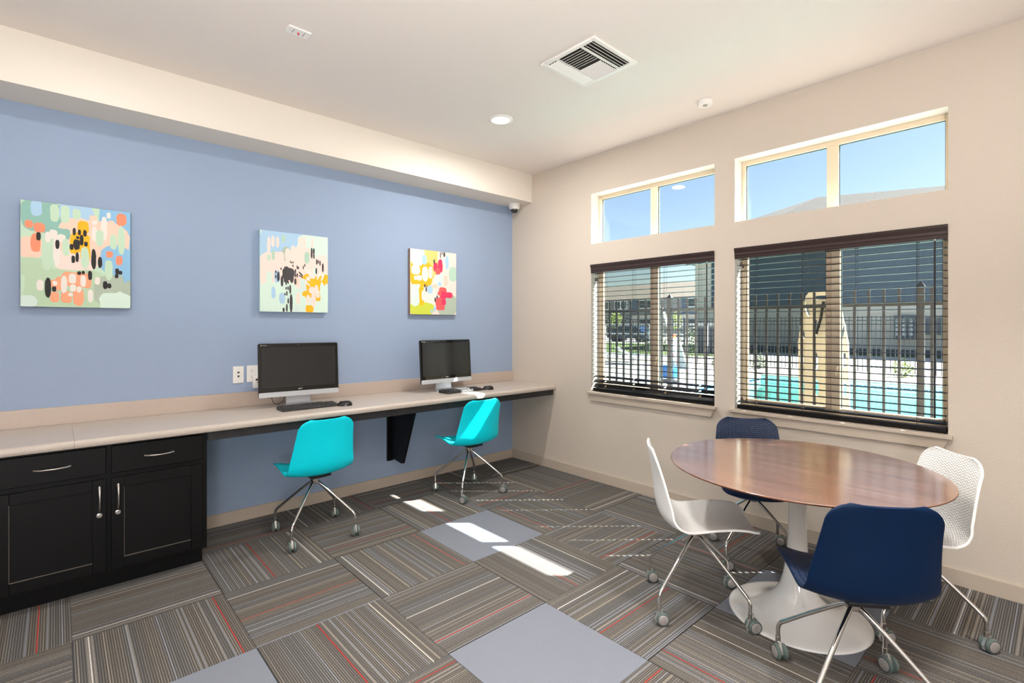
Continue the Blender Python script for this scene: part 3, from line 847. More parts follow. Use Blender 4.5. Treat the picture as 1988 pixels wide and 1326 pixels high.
def keyboard(x, y, yaw, label):
    t = thing('keyboard', label, 'keyboard', (x, y, .841), radians(yaw))
    w, d = .405, .138
    T = Matrix.Identity(4)
    MB().prism([(-d / 2, .0), (-d / 2, .012), (-d / 2 + .008, .015), (d / 2 - .004, .024), (d / 2, .020), (d / 2, 0)], 'x', -w / 2, w / 2).build('keyboard_base', M['keybase'], t, bevel=(.003, 2))
    mb = MB(); rows = [(-.052, 13), (-.033, 13), (-.014, 14), (.005, 14), (.024, 15), (.050, 15)]
    def key(xa, xb, yc, dy=.0145):
        za = .015 + (yc + d / 2) / d * .0085
        s = .0022
        vs = [(xa, yc - dy / 2, za), (xb, yc - dy / 2, za), (xb, yc + dy / 2, za + .001), (xa, yc + dy / 2, za + .001),
              (xa + s, yc - dy / 2 + s, za + .0055), (xb - s, yc - dy / 2 + s, za + .0055), (xb - s, yc + dy / 2 - s, za + .0065), (xa + s, yc + dy / 2 - s, za + .0065)]
        mb.add(vs, [(4, 5, 6, 7), (0, 1, 5, 4), (1, 2, 6, 5), (2, 3, 7, 6), (3, 0, 4, 7)])
    for r, (yc, n) in enumerate(rows):
        x0, x1 = -w / 2 + .012, -w / 2 + .012 + .252
        if r == 0:
            edges = [0, .022, .040, .058, .160, .180, .200, .222, .252]
            for a, b in zip(edges, edges[1:]): key(x0 + a + .001, x0 + b - .001, yc)
        else:
            step = .252 / n
            for k in range(n): key(x0 + k * step + .001, x0 + (k + 1) * step - .001, yc, .012 if r == 5 else .0155)
        for k in range(3):
            if r in (1,) and k != 1: continue
            if r == 2: continue
            key(x0 + .259 + k * .0175, x0 + .259 + k * .0175 + .0155, yc, .012 if r == 5 else .0155)
        if r < 5:
            for k in range(4): key(x0 + .316 + k * .0165, x0 + .316 + k * .0165 + .0145, yc)
    k = mb.build('keys', M['keys'], t, smooth=0); k['kind'] = 'stuff'
keyboard(-2.343, -.392, .8, 'black keyboard in front of the left computer')
keyboard(-.985, -.402, 1.5, 'black keyboard in front of the right computer, partly in sunlight')

def mouse(x, y, yaw, label):
    t = thing('computer_mouse', label, 'mouse', (x, y, .841), radians(yaw))
    mb = MB(); nu, nv = 24, 10; vs = []; fs = []
    for j in range(nv + 1):
        ph = (pi / 2) * j / nv
        for i in range(nu):
            th = 2 * pi * i / nu
            r = cos(ph) ** .7 if j < nv else 0.02
            xx = .031 * cos(th) * r * (1 - .12 * sin(th)); yy = .056 * sin(th) * r - .004 * sin(ph)
            vs.append((xx, yy, .036 * sin(ph) * (1 - .12 * (sin(th) * r))))
    for j in range(nv):
        for i in range(nu):
            a = j * nu + i; b = j * nu + (i + 1) % nu; fs.append((a, b, b + nu, a + nu))
    fs.append(tuple(range(nu - 1, -1, -1))); fs.append(tuple(range(nv * nu, (nv + 1) * nu)))
    mb.add(vs, fs); mb.build('mouse_body', M['mouse'], t, smooth=70)
    T = Matrix.Translation((0, .026, .026)) @ Matrix.Rotation(pi / 2, 4, 'Y')
    MB().lathe([(.001, -.003), (.009, -.003), (.0095, 0), (.009, .003), (.001, .003)], n=16, T=T).build('scroll_wheel', M['keys'], t)
mouse(-2.112, -.472, 62, 'black mouse beside the left keyboard')
mouse(-.722, -.458, 66, 'black mouse beside the right keyboard')

# cable and adapter behind the left computer
cb = thing('power_cable', 'thin black power cable hanging behind the left computer', 'cable', (-2.50, -.12, .841))
MB().tube([(-.02, .0, .10), (-.02, -.02, .05), (-.01, -.03, .02), (.02, -.03, .008), (.06, -.02, .03), (.075, .0, .07), (.08, .02, .12)], .0022, 8).build('cord', M['black_plastic'], cb)
MB().box(-.045, -.005, -.01, .015, .06, .11).build('plug', M['black_plastic'], cb, bevel=(.004, 2))

# ------------------------------------------------------------------ wall plates
def slot(mb, x, z, w, h, mi): mb.box(x - w / 2, x + w / 2, -.0075, -.0055, z - h / 2, z + h / 2, mi)
t = thing('data_plate', 'white wall plate with two data jacks left of the left computer', 'wall plate', (-2.711, 0, 1.076))
mb = MB().box(-.036, .036, -.006, 0, -.0615, .0615); mb.build('cover_plate', M['white_plastic'], t, bevel=(.002, 2))
for z in (.018, -.010):
    mb = MB().prism([(-.007, z - .004), (0, z - .010), (.007, z - .004), (.007, z + .005), (-.007, z + .005)], 'y', -.0075, -.0055); mb.build('jack', M['plate_dark'], t)
mb = MB(); slot(mb, 0, .042, .004, .004, 0); slot(mb, 0, -.046, .004, .004, 0); mb.build('screw', M['nickel'], t)
t = thing('outlet_plate', 'white double outlet plate half hidden behind the left computer', 'outlet', (-2.597, 0, 1.078))
MB().box(-.058, .058, -.006, 0, -.0615, .0615).build('cover_plate', M['white_plastic'], t, bevel=(.002, 2))
for x in (-.024, .024):
    for z in (.022, -.022):
        mb = MB().prism([(x + .0155 * cos(k * pi / 10), z + (.0135 * sin(k * pi / 10))) for k in range(20)], 'y', -.009, -.0055)
        o = mb.build('receptacle', M['white_plastic'], t)
        mb = MB(); mb.box(x - .007, x - .005, -.0098, -.0088, z - .001, z + .008); mb.box(x + .004, x + .006, -.0098, -.0088, z - .001, z + .006); mb.box(x - .002, x + .002, -.0098, -.0088, z - .009, z - .005)
        mb.build('slots', M['plate_dark'], o)
t = thing('plug_in_adapter', 'white plug-in adapter with small dark display, below the outlets', 'adapter', (-2.592, -.010, 1.021))
MB().box(-.028, .036, -.040, 0, -.048, .038).build('adapter_body', M['white_plastic'], t, bevel=(.006, 3))
MB().box(-.014, .012, -.0415, -.0395, .008, .022).build('display', M['plate_dark'], t)
MB().box(-.006, -.001, -.0415, -.0395, -.008, -.002).build('ground_hole', M['plate_dark'], t)

# ------------------------------------------------------------------ ceiling fittings
t = thing('air_vent', 'square white ceiling air vent with louvres in four directions', 'air vent', (-1.32, -2.141, CEIL))
A = .206
mb = MB()
for (x0, x1, y0, y1) in ((-A, A, A - .030, A), (-A, A, -A, -A + .030), (-A, -A + .030, -A + .030, A - .030), (A - .030, A, -A + .030, A - .030)):
    mb.box(x0, x1, y0, y1, -.012, 0)
mb.build('vent_frame', M['white_metal'], t, bevel=(.003, 1))
box('duct_shadow', M['vent_dark'], -A + .03, A - .03, -A + .03, A - .03, -.0015, -.0002, t)  # dark sheet stands in for the shade inside the duct
def louvre(cx, cy, L, along, tilt, w=.022):
    T = Matrix.Translation((cx, cy, -.013)) @ Matrix.Rotation(0 if along == 'x' else pi / 2, 4, 'Z') @ Matrix.Rotation(radians(tilt), 4, 'X')
    MB().box(-L / 2, L / 2, -w / 2, w / 2, -.0008, .0008, T=T).build('louvre', M['white_metal'], t, smooth=0)
for k in range(4):
    louvre(0, -.168 + k * .023, .345, 'x', 38)
    louvre(0, .168 - k * .021, .345, 'x', -28, .0145)
for k in range(7):
    louvre(-.158 + k * .0225, 0.004, .165, 'y', -40, .018)
    louvre(.158 - k * .0225, 0.004, .165, 'y', 30, .0155)
for ya in (-.092, .092): box('divider', M['white_metal'], -A + .03, A - .03, ya - .003, ya + .003, -.014, -.002, t)

def downlight(x, y, label):
    t = thing('recessed_downlight', label, 'ceiling light', (x, y, CEIL))
    MB().lathe([(.070, -.001), (.094, -.001), (.095, -.004), (.090, -.008), (.074, -.012), (.070, -.010), (.070, -.001)], n=48, cap=False).build('trim_ring', M['white_metal'], t)
    MB().lathe([(.0005, -.004), (.0735, -.004), (.0735, -.010), (.0005, -.010)], n=40).build('lens', M['dl_emit'], t)
downlight(-1.172, -1.160, 'lit recessed downlight in front of the soffit')

t = thing('smoke_detector', 'small round white smoke detector on the ceiling near the window wall', 'smoke detector', (-.305, -2.362, CEIL))
MB().lathe([(.0005, 0), (.048, 0), (.048, -.014), (.050, -.016), (.050, -.026), (.046, -.030), (.020, -.031), (.019, -.029), (.0005, -.029)], n=36).build('detector_body', M['white_plastic'], t)
MB().lathe([(.0005, -.029), (.016, -.029), (.016, -.0325), (.0005, -.033)], n=20).build('sensor_button', M['cap'], t)
t = thing('ceiling_plate', 'small white rectangular ceiling plate with a red indicator', 'ceiling plate', (-2.732, -1.296, CEIL))
MB().box(-.059, .059, -.036, .036, -.008, 0).build('cover_plate', M['white_plastic'], t, bevel=(.002, 2))
MB().lathe([(.0005, -.008), (.005, -.008), (.004, -.018), (.0005, -.019)], n=12).build('indicator', M['red'], t)
mb = MB(); 
for sx in (-1, 1): mb.box(sx * .046 - .0015, sx * .046 + .0015, -.002, .002, -.0088, -.0078)
mb.build('screw', M['nickel'], t)
mb = MB()
for sx in (-1, 1):
    for k in range(7): mb.box(sx * .028 - .002, sx * .028 + .002, -.022 + k * .006, -.019 + k * .006, -.0086, -.0079)
mb.build('lettering', M['plate_dark'], t)

t = thing('dome_camera', 'white dome security camera under the soffit in the corner', 'camera', (-.083, -.125, 2.73))
MB().lathe([(.0005, 0), (.058, 0), (.060, -.004), (.060, -.040), (.057, -.046), (.044, -.058), (.040, -.058), (.040, -.050)], n=36).build('housing', M['white_plastic'], t)
MB().lathe([(.040, -.052), (.0395, -.062), (.036, -.075), (.028, -.087), (.015, -.094), (.001, -.096)], n=32).build('dome', M['dome'], t)

# ------------------------------------------------------------------ pictures
PAL = {'k': (34, 33, 33), 'o': (246, 168, 130), 'O': (244, 146, 112), 'y': (250, 184, 20), 'Y': (248, 206, 120), 'm': (196, 222, 196), 'M': (180, 210, 190), 'w': (236, 228, 220), 'b': (172, 206, 232),
       'B': (140, 190, 224), 'g': (142, 188, 176), 'p': (244, 208, 188), 'P': (248, 221, 211), 'G': (186, 212, 180), 'r': (236, 92, 92), 'R': (224, 52, 96), 'l': (204, 214, 70), 'L': (214, 236, 222), 'c': (214, 232, 224), 's': (176, 190, 172), 'K': (66, 64, 66)}
for k_, c_ in PAL.items(): M['paint_' + k_] = mat('paint_' + ('dark_' if k_.isupper() else '') + k_.lower(), c_, 0.7)
PK = list(PAL)
def picture(x0, x1, z0, z1, quad, bg, strokes, label, edge, seed):
    rnd = random.Random(seed)
    cx, cz = (x0 + x1) / 2, (z0 + z1) / 2
    t = thing('canvas_painting', label, 'painting', (cx, 0, cz))
    hw, hh = (x1 - x0) / 2, (z1 - z0) / 2
    mb = MB().box(-hw, hw, -.038, -.002, -hh, hh, 0); mb.m = [1, 1, 0, 1, 1, 1]
    mb.build('canvas', [M['paint_' + bg], M[edge]], t, bevel=(.0015, 1))
    (tlx, tly), (trx, tr_y), (brx, bry), (blx, bly) = quad
    mb = MB(); lay = 0
    for st in strokes:
        X, Y, w, h, cl = st[:5]; rot = st[5] if len(st) > 5 else 0
        fx = (X - tlx) / (trx - tlx)
        ty = tly + (tr_y - tly) * fx; by = bly + (bry - bly) * fx
        fy = (Y - ty) / (by - ty)
        # the nearer (left) side of the picture is stretched a little by perspective
        px = -hw + fx * 2 * hw; pz = hh - fy * 2 * hh
        rx = w / (trx - tlx) * hw; rz = h / (by - ty) * hh
        if cl in 'kK': rx *= 1.15; rz *= 1.05
        lay += 1; yy = -.0382 - lay * .000012
        n = 22; pts = []; ex = 3.2 if h < 2.2 * w else 2.6
        for k in range(n):
            a = 2 * pi * k / n
            ca, sa = cos(a), sin(a)
            q = (abs(ca) ** ex + abs(sa) ** ex) ** (-1 / ex)
            jit = 1 + rnd.uniform(-.06, .06)
            u, v = rx * q * ca * jit, rz * q * sa * jit
            cr, sr = cos(radians(rot)), sin(radians(rot))
            u, v = u * cr - v * sr, u * sr + v * cr
            u = max(-hw + .001, min(hw - .001, px + u)); v = max(-hh + .001, min(hh - .001, pz + v))
            pts.append((u, yy, v))
        mb.add(pts, [tuple(range(n))], PK.index(cl))
    me = bpy.data.meshes.new('brush_strokes'); me.from_pydata(mb.v, [], mb.f)
    for k_ in PK: me.materials.append(M['paint_' + k_])
    for p, mi in zip(me.polygons, mb.m):
        p.material_index = mi
    o = bpy.data.objects.new('brush_strokes', me); COL.objects.link(o); o.parent = t; o['kind'] = 'stuff'
P1 = [(300,300,300,260,'g'),(560,290,260,220,'b'),(900,400,330,420,'B'),(700,500,560,320,'p'),(230,550,170,160,'p'),(260,700,240,150,'G'),(560,650,330,160,'P'),(870,650,250,220,'B'),(960,720,80,240,'B'),(500,860,640,300,'G'),(850,880,300,240,'s'),(870,960,260,140,'L'),(210,950,130,90,'c'),
 (270,255,80,120,'b'),(330,330,160,60,'g',30),(400,290,66,130,'m'),(476,300,66,130,'m'),(562,300,62,80,'m'),(640,300,50,90,'b'),(400,440,140,90,'g'),(480,450,70,80,'g'),
 (218,372,58,58,'O'),(292,400,80,74,'O'),(265,510,70,140,'O'),(345,590,76,260,'m'),(390,450,60,70,'w'),(415,570,52,230,'w'),(450,480,60,60,'w'),(482,550,56,130,'m'),(350,470,40,80,'w'),
 (612,400,84,96,'y'),(590,510,150,150,'y'),(540,560,60,70,'y'),(628,600,80,120,'y'),(625,625,64,160,'m'),(700,450,46,110,'w'),(700,355,40,50,'w'),(775,410,52,180,'w'),(812,312,32,44,'w'),(740,480,62,120,'m'),(850,510,54,110,'m'),(915,500,62,210,'m'),(915,345,84,90,'O'),(690,330,60,40,'p'),(835,380,60,60,'p'),
 (818,603,54,48,'O'),(898,650,56,68,'O'),(812,720,66,150,'m'),(950,740,50,150,'B'),
 (490,760,60,60,'o'),(560,790,230,110,'o'),(430,820,60,100,'o'),(390,820,50,60,'o'),(400,920,64,80,'o'),(485,920,80,90,'o'),(575,920,84,130,'o'),(640,820,70,70,'o'),(468,826,46,130,'w'),(530,782,56,74,'w'),(535,852,46,54,'w'),(580,864,34,46,'w'),(516,902,34,26,'w'),(612,800,42,84,'w'),(402,816,34,34,'w'),(296,830,50,80,'w'),(722,800,40,56,'w'),(668,914,44,94,'w'),(800,940,80,90,'L'),(900,940,80,110,'L'),
 (285,464,28,60,'k'),(420,525,28,66,'k'),(544,430,20,54,'k'),(583,436,20,40,'k'),(625,443,24,46,'k'),(570,475,22,20,'k'),(600,495,26,78,'k'),(562,527,44,76,'k'),(524,545,26,42,'k'),(633,524,24,34,'k'),(537,638,24,52,'k'),(566,622,22,72,'k'),(693,638,34,140,'k'),(743,663,30,80,'k'),(352,851,40,142,'k'),(396,860,28,38,'k'),(581,742,26,26,'k'),(612,738,22,24,'k'),(665,760,28,66,'k'),(881,732,28,44,'k'),(908,741,26,26,'k'),(876,767,26,28,'k'),(784,833,32,56,'k'),(817,839,28,36,'k')]
picture(-3.852, -3.345, 1.545, 2.162, [(160,188),(993,292),(986,1010),(150,990)], 'm', P1, 'leftmost abstract canvas with pastel patches, orange blocks and black dashes', 'canvas_edge_dark', 1)
P2 = [(330,240,150,300,'b'),(420,180,330,160,'b'),(640,240,240,200,'L'),(500,400,440,260,'P'),(320,400,140,260,'P'),(320,600,130,220,'L'),(420,600,200,240,'L'),(640,640,230,170,'L'),(560,320,180,180,'P'),(700,380,110,180,'P'),
 (318,215,24,120,'P'),(346,190,24,80,'P'),(378,195,22,80,'P'),(420,170,24,60,'M'),(440,280,60,100,'s'),(450,290,40,100,'P'),(490,280,40,120,'P'),(410,310,30,80,'P'),(540,200,30,100,'P'),(570,190,26,80,'P'),(630,200,20,80,'P'),(590,310,40,90,'M'),(318,310,22,50,'m'),(348,290,22,80,'M'),(288,310,20,40,'P'),
 (350,570,30,90,'b'),(375,450,40,90,'b'),(410,610,40,80,'b'),(320,460,40,100,'L'),(300,600,40,120,'L'),(330,650,50,90,'L'),
 (640,520,110,110,'y'),(700,480,110,70,'y'),(600,580,90,50,'y'),(670,600,60,60,'y'),(610,690,60,60,'y'),(735,450,40,30,'y'),(580,450,60,30,'y',40),
 (560,500,40,70,'c'),(630,550,50,50,'P'),(668,560,30,100,'P',10),(640,620,36,110,'P'),(600,620,30,70,'P'),(705,560,30,140,'L'),(740,580,30,160,'L'),(565,640,30,100,'L'),(680,445,14,60,'w',-25),(710,455,14,60,'w',-20),(590,410,16,80,'w',38),(620,430,14,80,'w',35),(595,500,12,50,'w',45),(600,465,14,40,'w',40),(650,410,24,50,'L'),(525,610,30,90,'P'),(540,680,30,50,'L'),(515,480,24,60,'p'),
 (454,430,74,90,'K'),(440,400,30,50,'K'),(478,450,26,90,'K'),(436,470,26,50,'K'),(383,450,16,70,'K'),(365,415,8,22,'K'),(365,450,8,26,'K'),(409,485,16,74,'K'),(402,392,8,16,'K'),(478,346,8,14,'K'),(468,340,6,14,'K'),(489,345,6,14,'K'),(487,370,8,18,'K'),(504,410,10,30,'K'),(504,440,10,30,'K'),(518,380,8,28,'K'),(527,386,8,18,'K'),(518,440,10,28,'K'),(504,486,14,44,'K'),(545,430,10,40,'K',45),(545,448,8,34,'K',60),(563,382,7,26,'K'),(574,366,7,22,'K'),(438,498,9,28,'K'),(452,492,9,26,'K'),(438,536,9,20,'K'),(452,536,9,28,'K'),(467,544,12,66,'K'),(430,580,8,20,'K'),(443,575,9,34,'K'),(453,630,10,38,'K'),(474,645,18,130,'K'),(420,696,13,30,'K'),(443,682,11,56,'K'),(626,275,12,76,'K'),(642,262,12,40,'K'),(643,298,10,36,'K'),(665,340,10,40,'K'),(677,340,8,26,'K'),(690,350,9,36,'K'),(712,384,13,62,'K'),(661,408,11,44,'K')]
picture(-2.575, -2.060, 1.541, 2.153, [(257,103),(753,160),(754,716),(257,710)], 'c', P2, 'middle abstract canvas with pale dabs, black burst and yellow rays', 'canvas_edge', 2)
P3 = [(1490,330,230,260,'Y'),(1640,320,150,150,'P'),(1420,290,110,120,'c'),(1640,470,150,220,'P'),(1450,430,160,200,'y'),(1420,590,90,170,'c'),(1500,600,120,150,'w'),(1450,690,180,100,'l'),(1640,660,150,160,'s'),(1420,340,70,60,'c'),(1520,300,90,80,'Y'),(1450,590,40,160,'y'),
 (1410,400,60,70,'w'),(1435,460,36,40,'w'),(1408,460,20,30,'w'),(1475,430,44,110,'w'),(1513,420,30,90,'P'),(1470,325,34,70,'b'),(1605,330,24,50,'c'),(1635,345,28,100,'b'),(1560,480,40,90,'c'),(1590,460,40,80,'c'),(1625,480,34,80,'p'),(1680,430,60,110,'M'),(1510,545,40,60,'b'),(1545,520,40,30,'p'),(1465,590,30,80,'w'),(1520,620,40,60,'w'),(1405,610,60,120,'c'),(1545,690,20,40,'b'),(1522,708,16,24,'b'),(1580,505,24,30,'b'),
 (1550,378,32,66,'R'),(1585,370,36,100,'R'),(1567,410,36,50,'r'),(1603,560,56,60,'r'),(1605,590,50,60,'R'),(1650,588,54,44,'R'),(1580,575,30,30,'r'),(1580,640,60,70,'r'),(1580,680,50,40,'r'),(1610,640,34,50,'R'),(1606,680,22,40,'r'),
 (1540,338,10,34,'K'),(1586,290,6,46,'K'),(1598,275,6,22,'K'),(1614,284,12,38,'K'),(1473,518,10,24,'K'),(1483,546,9,36,'K'),(1488,522,5,14,'K'),(1547,622,9,34,'K'),(1561,602,9,24,'K')]
picture(-1.297, -.780, 1.541, 2.146, [(1372,240),(1706,278),(1704,735),(1372,731)], 'P', P3, 'rightmost abstract canvas with yellow-orange ground and coral red blots', 'canvas_edge_brown', 3)

# ------------------------------------------------------------------ outdoors
def ground(name, m, x0, x1, y0, y1, z0=-.30, z1=0.0, kind='structure'):
    return box(name, m, x0, x1, y0, y1, z0, z1, kind=kind)
PX0, PX1, PY0, PY1 = 3.2, 11.72, -14.0, 1.98
ground('pool_deck', M['deck'], .2, PX0, -20, 14)
for nm, a in (('pool_deck', (PX0, PX1, PY1, 14)), ('pool_deck', (PX1, 14.0, -20, 14)), ('pool_deck', (PX0, PX1, -20, PY0))): ground(nm, M['deck'], *a)
ground('gravel_bed', M['gravel'], 14.0, 14.45, -20, 40, -.3, -.005)
ground('pool_deck', M['deck'], .2, 14.0, 14, 40)
ground('paved_path', M['asphalt'], 14.45, 25.3, -40, 7.2, -.3, -.01)
ground('lawn', M['lawn'], 25.3, 70, -40, 7.2, -.3, -.005)
ground('paved_path', M['asphalt'], 14.45, 18.6, 7.2, 70, -.3, -.01)
ground('lawn', M['lawn'], 18.6, 32, 7.2, 70, -.3, -.005)
ground('parking_lot', M['asphalt'], 32, 120, 7.2, 120, -.3, -.02)
pool = thing('swimming_pool', 'rectangular swimming pool with turquoise water beyond the window fence', 'pool', ((PX0 + PX1) / 2, -6, 0))
pc = (-(PX0 + PX1) / 2, 6, 0)
def psub(mb, name, m, smooth=0):
    mb.v = [(v[0] + pc[0], v[1] + pc[1], v[2]) for v in mb.v]; return mb.build(name, m, pool, smooth=smooth)
psub(MB().box(PX0, PX1, PY0, PY1, -1.35, -1.25), 'pool_floor', M['plaster'])
mb = MB(); mb.box(PX1 - .02, PX1, PY0, PY1, -1.25, -.02); mb.box(PX0, PX0 + .02, PY0, PY1, -1.25, -.02); mb.box(PX0, PX1, PY1 - .02, PY1, -1.25, -.02); mb.box(PX0, PX1, PY0, PY0 + .02, -1.25, -.02)
psub(mb, 'pool_wall', M['poolwall'])
mb = MB(); y = PY0 + .1
while y < PY1 - .2: mb.box(PX1 - .028, PX1 - .02, y, y + .145, -.145, -.10); y += .165
x = PX0 + .1
while x < PX1 - .2: mb.box(x, x + .145, PY1 - .028, PY1 - .02, -.145, -.10); x += .165
k = psub(mb, 'waterline_tile', M['pooltile']); k['kind'] = 'stuff'
psub(MB().add([(PX0 + .02, PY0 + .02, -.18), (PX1 - .02, PY0 + .02, -.18), (PX1 - .02, PY1 - .02, -.18), (PX0 + .02, PY1 - .02, -.18)], [(0, 1, 2, 3)]), 'water', M['water'])
mb = MB(); c_ = .28
mb.box(PX1 - .01, PX1 + c_, PY0, PY1 + c_, 0, .012); mb.box(PX0 - c_, PX1 + c_, PY1 - .01, PY1 + c_, 0, .012)
psub(mb, 'coping', M['coping'])

def fence(name, label, x, y0, y1, step, top, railz, botrail, pk, post_ys, post_w, m, spear=True):
    t = thing(name, label, 'fence', (x, (y0 + y1) / 2, 0)); ym = (y0 + y1) / 2
    mb = MB()
    h = pk / 2
    mb.box(-h, h, -h, h, .06, top - .035)
    if spear:
        mb.add([(-h * 1.3, -h * 1.3, top - .035), (h * 1.3, -h * 1.3, top - .035), (h * 1.3, h * 1.3, top - .035), (-h * 1.3, h * 1.3, top - .035), (0, 0, top)], [(0, 1, 2, 3), (0, 4, 1), (1, 4, 2), (2, 4, 3), (3, 4, 0)])
    proto = mb.build('picket', m, t, smooth=0); n = 0; y = y0
    while y <= y1:
        if all(abs(y - p) > post_w * .8 for p in post_ys):
            o = proto if n == 0 else proto.copy()
            if n: COL.objects.link(o); o.parent = t
            o.location = (0, y - ym, 0); n += 1
        y += step
    for z in (railz, botrail): box('rail', m, -pk * .75, pk * .75, y0 - ym, y1 - ym, z - .016, z + .016, t)
    w = post_w / 2
    for p in post_ys:
        mb = MB().box(-w, w, p - ym - w, p - ym + w, 0, top - .01)
        W2 = w * 1.25
        mb.add([(-W2, p - ym - W2, top - .01), (W2, p - ym - W2, top - .01), (W2, p - ym + W2, top - .01), (-W2, p - ym + W2, top - .01), (0, p - ym, top + .035)], [(3, 2, 1, 0), (0, 1, 4), (1, 2, 4), (2, 3, 4), (3, 0, 4)])
        mb.build('post', m, t, smooth=0)
fence('metal_fence', 'dark bronze picket fence close outside the windows', 1.5, -6.2, 2.4, .1055, 1.765, 1.615, .18, .019, [-5.53, -3.282, -1.03, 1.22], .046, M['fence'])
fence('metal_fence', 'thin black picket fence on the far side of the pool', 14.2, -7.0, 21.0, .1135, 1.74, 1.60, .22, .018, [-6.2, -3.8, -1.4, .98, 3.4, 5.8, 8.2, 10.6, 13.0, 15.4, 17.8], .055, M['fence_far'])
# the gated post left of the board carries a hidden lower rail too

# spine board leaning on the near fence
t = thing('spine_board', 'beige rescue spine board with oval hand holes leaning on the near fence', 'rescue board', (1.66, -2.545, 0))
def spine():
    out = [(-.10, 1.755), (.10, 1.755), (.13, 1.72), (.155, 1.58), (.205, 1.28), (.208, .5), (.15, .02), (.12, 0), (-.12, 0), (-.15, .02), (-.208, .5), (-.205, 1.28), (-.155, 1.58), (-.13, 1.72)]
    holes = [(0, 1.70, .075, .018, 0)]
    for s in (-1, 1):
        holes += [(s * .125, 1.60, .016, .075, -s * 14), (s * .165, 1.38, .014, .07, -s * 10), (s * .175, 1.12, .016, .075, 0), (s * .175, .86, .016, .075, 0), (s * .175, .60, .016, .075, 0), (s * .05, 1.42, .018, .075, 0), (s * .055, 1.10, .018, .085, 0), (s * .055, .85, .018, .08, 0)]
    bm = bmesh.new()
    def loop(pts):
        vs = [bm.verts.new((0, p, q)) for p, q in pts]
        return [bm.edges.new((vs[i], vs[(i + 1) % len(vs)])) for i in range(len(vs))]
    ed = loop(out)
    for (cy, cz, ry, rz, rot) in holes:
        pts = []
        for k in range(16):
            a = 2 * pi * k / 16
            ex = 3
            q = (abs(cos(a)) ** ex + abs(sin(a)) ** ex) ** (-1 / ex)
            u, v = ry * q * cos(a), rz * q * sin(a)
            r_ = radians(rot); pts.append((cy + u * cos(r_) - v * sin(r_), cz + u * sin(r_) + v * cos(r_)))
        ed += loop(pts)
    bmesh.ops.triangle_fill(bm, use_beauty=True, use_dissolve=False, edges=ed)
    r = bmesh.ops.extrude_face_region(bm, geom=bm.faces[:])
    bmesh.ops.translate(bm, verts=[v for v in r['geom'] if isinstance(v, bmesh.types.BMVert)], vec=(.04, 0, 0))
    bmesh.ops.recalc_face_normals(bm, faces=bm.faces)
    me = bpy.data.meshes.new('board_panel'); bm.to_mesh(me); bm.free()
    me.materials.append(M['board'])
    o = bpy.data.objects.new('board_panel', me); COL.objects.link(o); o.parent = t
    o.rotation_euler = (0, radians(-3.2), 0)
    return o
spine()
sp = MB()
sp.tube([(-.10, -.02, 1.66), (-.11, .0, 1.5), (-.10, .04, 1.36)], .012, 6); sp.tube([(-.10, -.06, 1.66), (-.115, -.07, 1.5), (-.105, -.05, 1.38)], .014, 6)
sp.build('strap', M['fence'], t)

# light pole beyond the near fence
# pool lift
t = thing('pool_lift', 'white pool lift with blue seat tub and orange cap at the pool edge', 'pool lift', (8.19, 2.80, 0))
mb = MB().box(-.22, .22, -.30, .24, 0, .05); mb.build('lift_base', M['lift_grey'], t, bevel=(.01, 2))
mb = MB().prism([(-.09, .05), (.10, .05), (.07, 1.12), (-.06, 1.12)], 'x', -.08, .08); mb.build('mast', M['lift_white'], t, bevel=(.01, 2))
MB().box(-.085, -.078, -.05, .055, .62, .72).build('warning_label', M['red'], t)
MB().box(-.085, -.078, -.04, .05, .46, .58).build('symbol_label', M['lift_blue'], t)
MB().box(-.06, .06, -.045, .045, 1.12, 1.22).build('cap', M['orange'], t, bevel=(.01, 2))
MB().prism([(-.12, 1.02), (-.19, 1.02), (-.42, .32), (-.10, .32)], 'x', -.03, .05).build('counterweight_cover', M['lift_grey'], t, bevel=(.01, 2))
MB().tube([(0, .02, 1.1), (0, .14, 1.40), (0, .24, 1.70), (0, .38, 2.02)], .032, 10).build('lift_arm', M['lift_white'], t)
mb = MB().prism([(-.24, .1), (.24, .1), (.25, .34), (.20, .42), (-.20, .42), (-.25, .34)], 'x', -.42, -.12); mb.build('seat_tub', M['lift_blue'], t, bevel=(.03, 3))
# sun loungers
def lounger(x, y, rz, label):
    t = thing('sun_lounger', label, 'lounger', (x, y, 0), rz)
    mb = MB()
    for s in (-.3, .3):
        mb.tube([(-.9, s, .30), (.35, s, .30), (.95, s, .62)], .025, 8)
        for xx in (-.75, .35): mb.tube([(xx, s, .30), (xx, s, 0)], .022, 8)
    mb.build('frame', M['lift_white'], t)
    MB().prism([(-.88, .30), (.36, .30), (.93, .61), (.92, .63), (.35, .325), (-.88, .325)], 'y', -.27, .27).build('sling', M['sling'], t)
lounger(12.4, 6.5, radians(118), 'white framed sun lounger nearer the pool lift')
lounger(13.0, 8.2, radians(110), 'white framed sun lounger furthest left across the deck')
# low white pipe rail beyond the far fence
t = thing('pipe_rail', 'pair of long white pipe rails beyond the far fence', 'rail', (20, 11, 0))
box('pipe', M['lift_white'], -.05, .05, -3.6, 6, 1.46, 1.56, t); box('pipe', M['lift_white'], -.05, .05, -2.0, 6, .93, 1.03, t)
for y in (-3.2, 0, 3.0, 5.9): MB().box(-.04, .04, y - .04, y + .04, 0, 1.46).build('post', M['lift_white'], t)
# dark slatted privacy screen
t = thing('privacy_screen', 'dark grey boarded enclosure beside the grey building', 'enclosure', (20.6, 7.5, 0))
proto = None
for k in range(8):
    o = MB().box(-.03, .03, -.14, .14, 0, 1.34).build('board', M['screen_panel'], t) if k == 0 else proto.copy()
    if k == 0: proto = o
    else: COL.objects.link(o); o.parent = t
    o.location = (0, -1.1 + k * .30, 0.02)
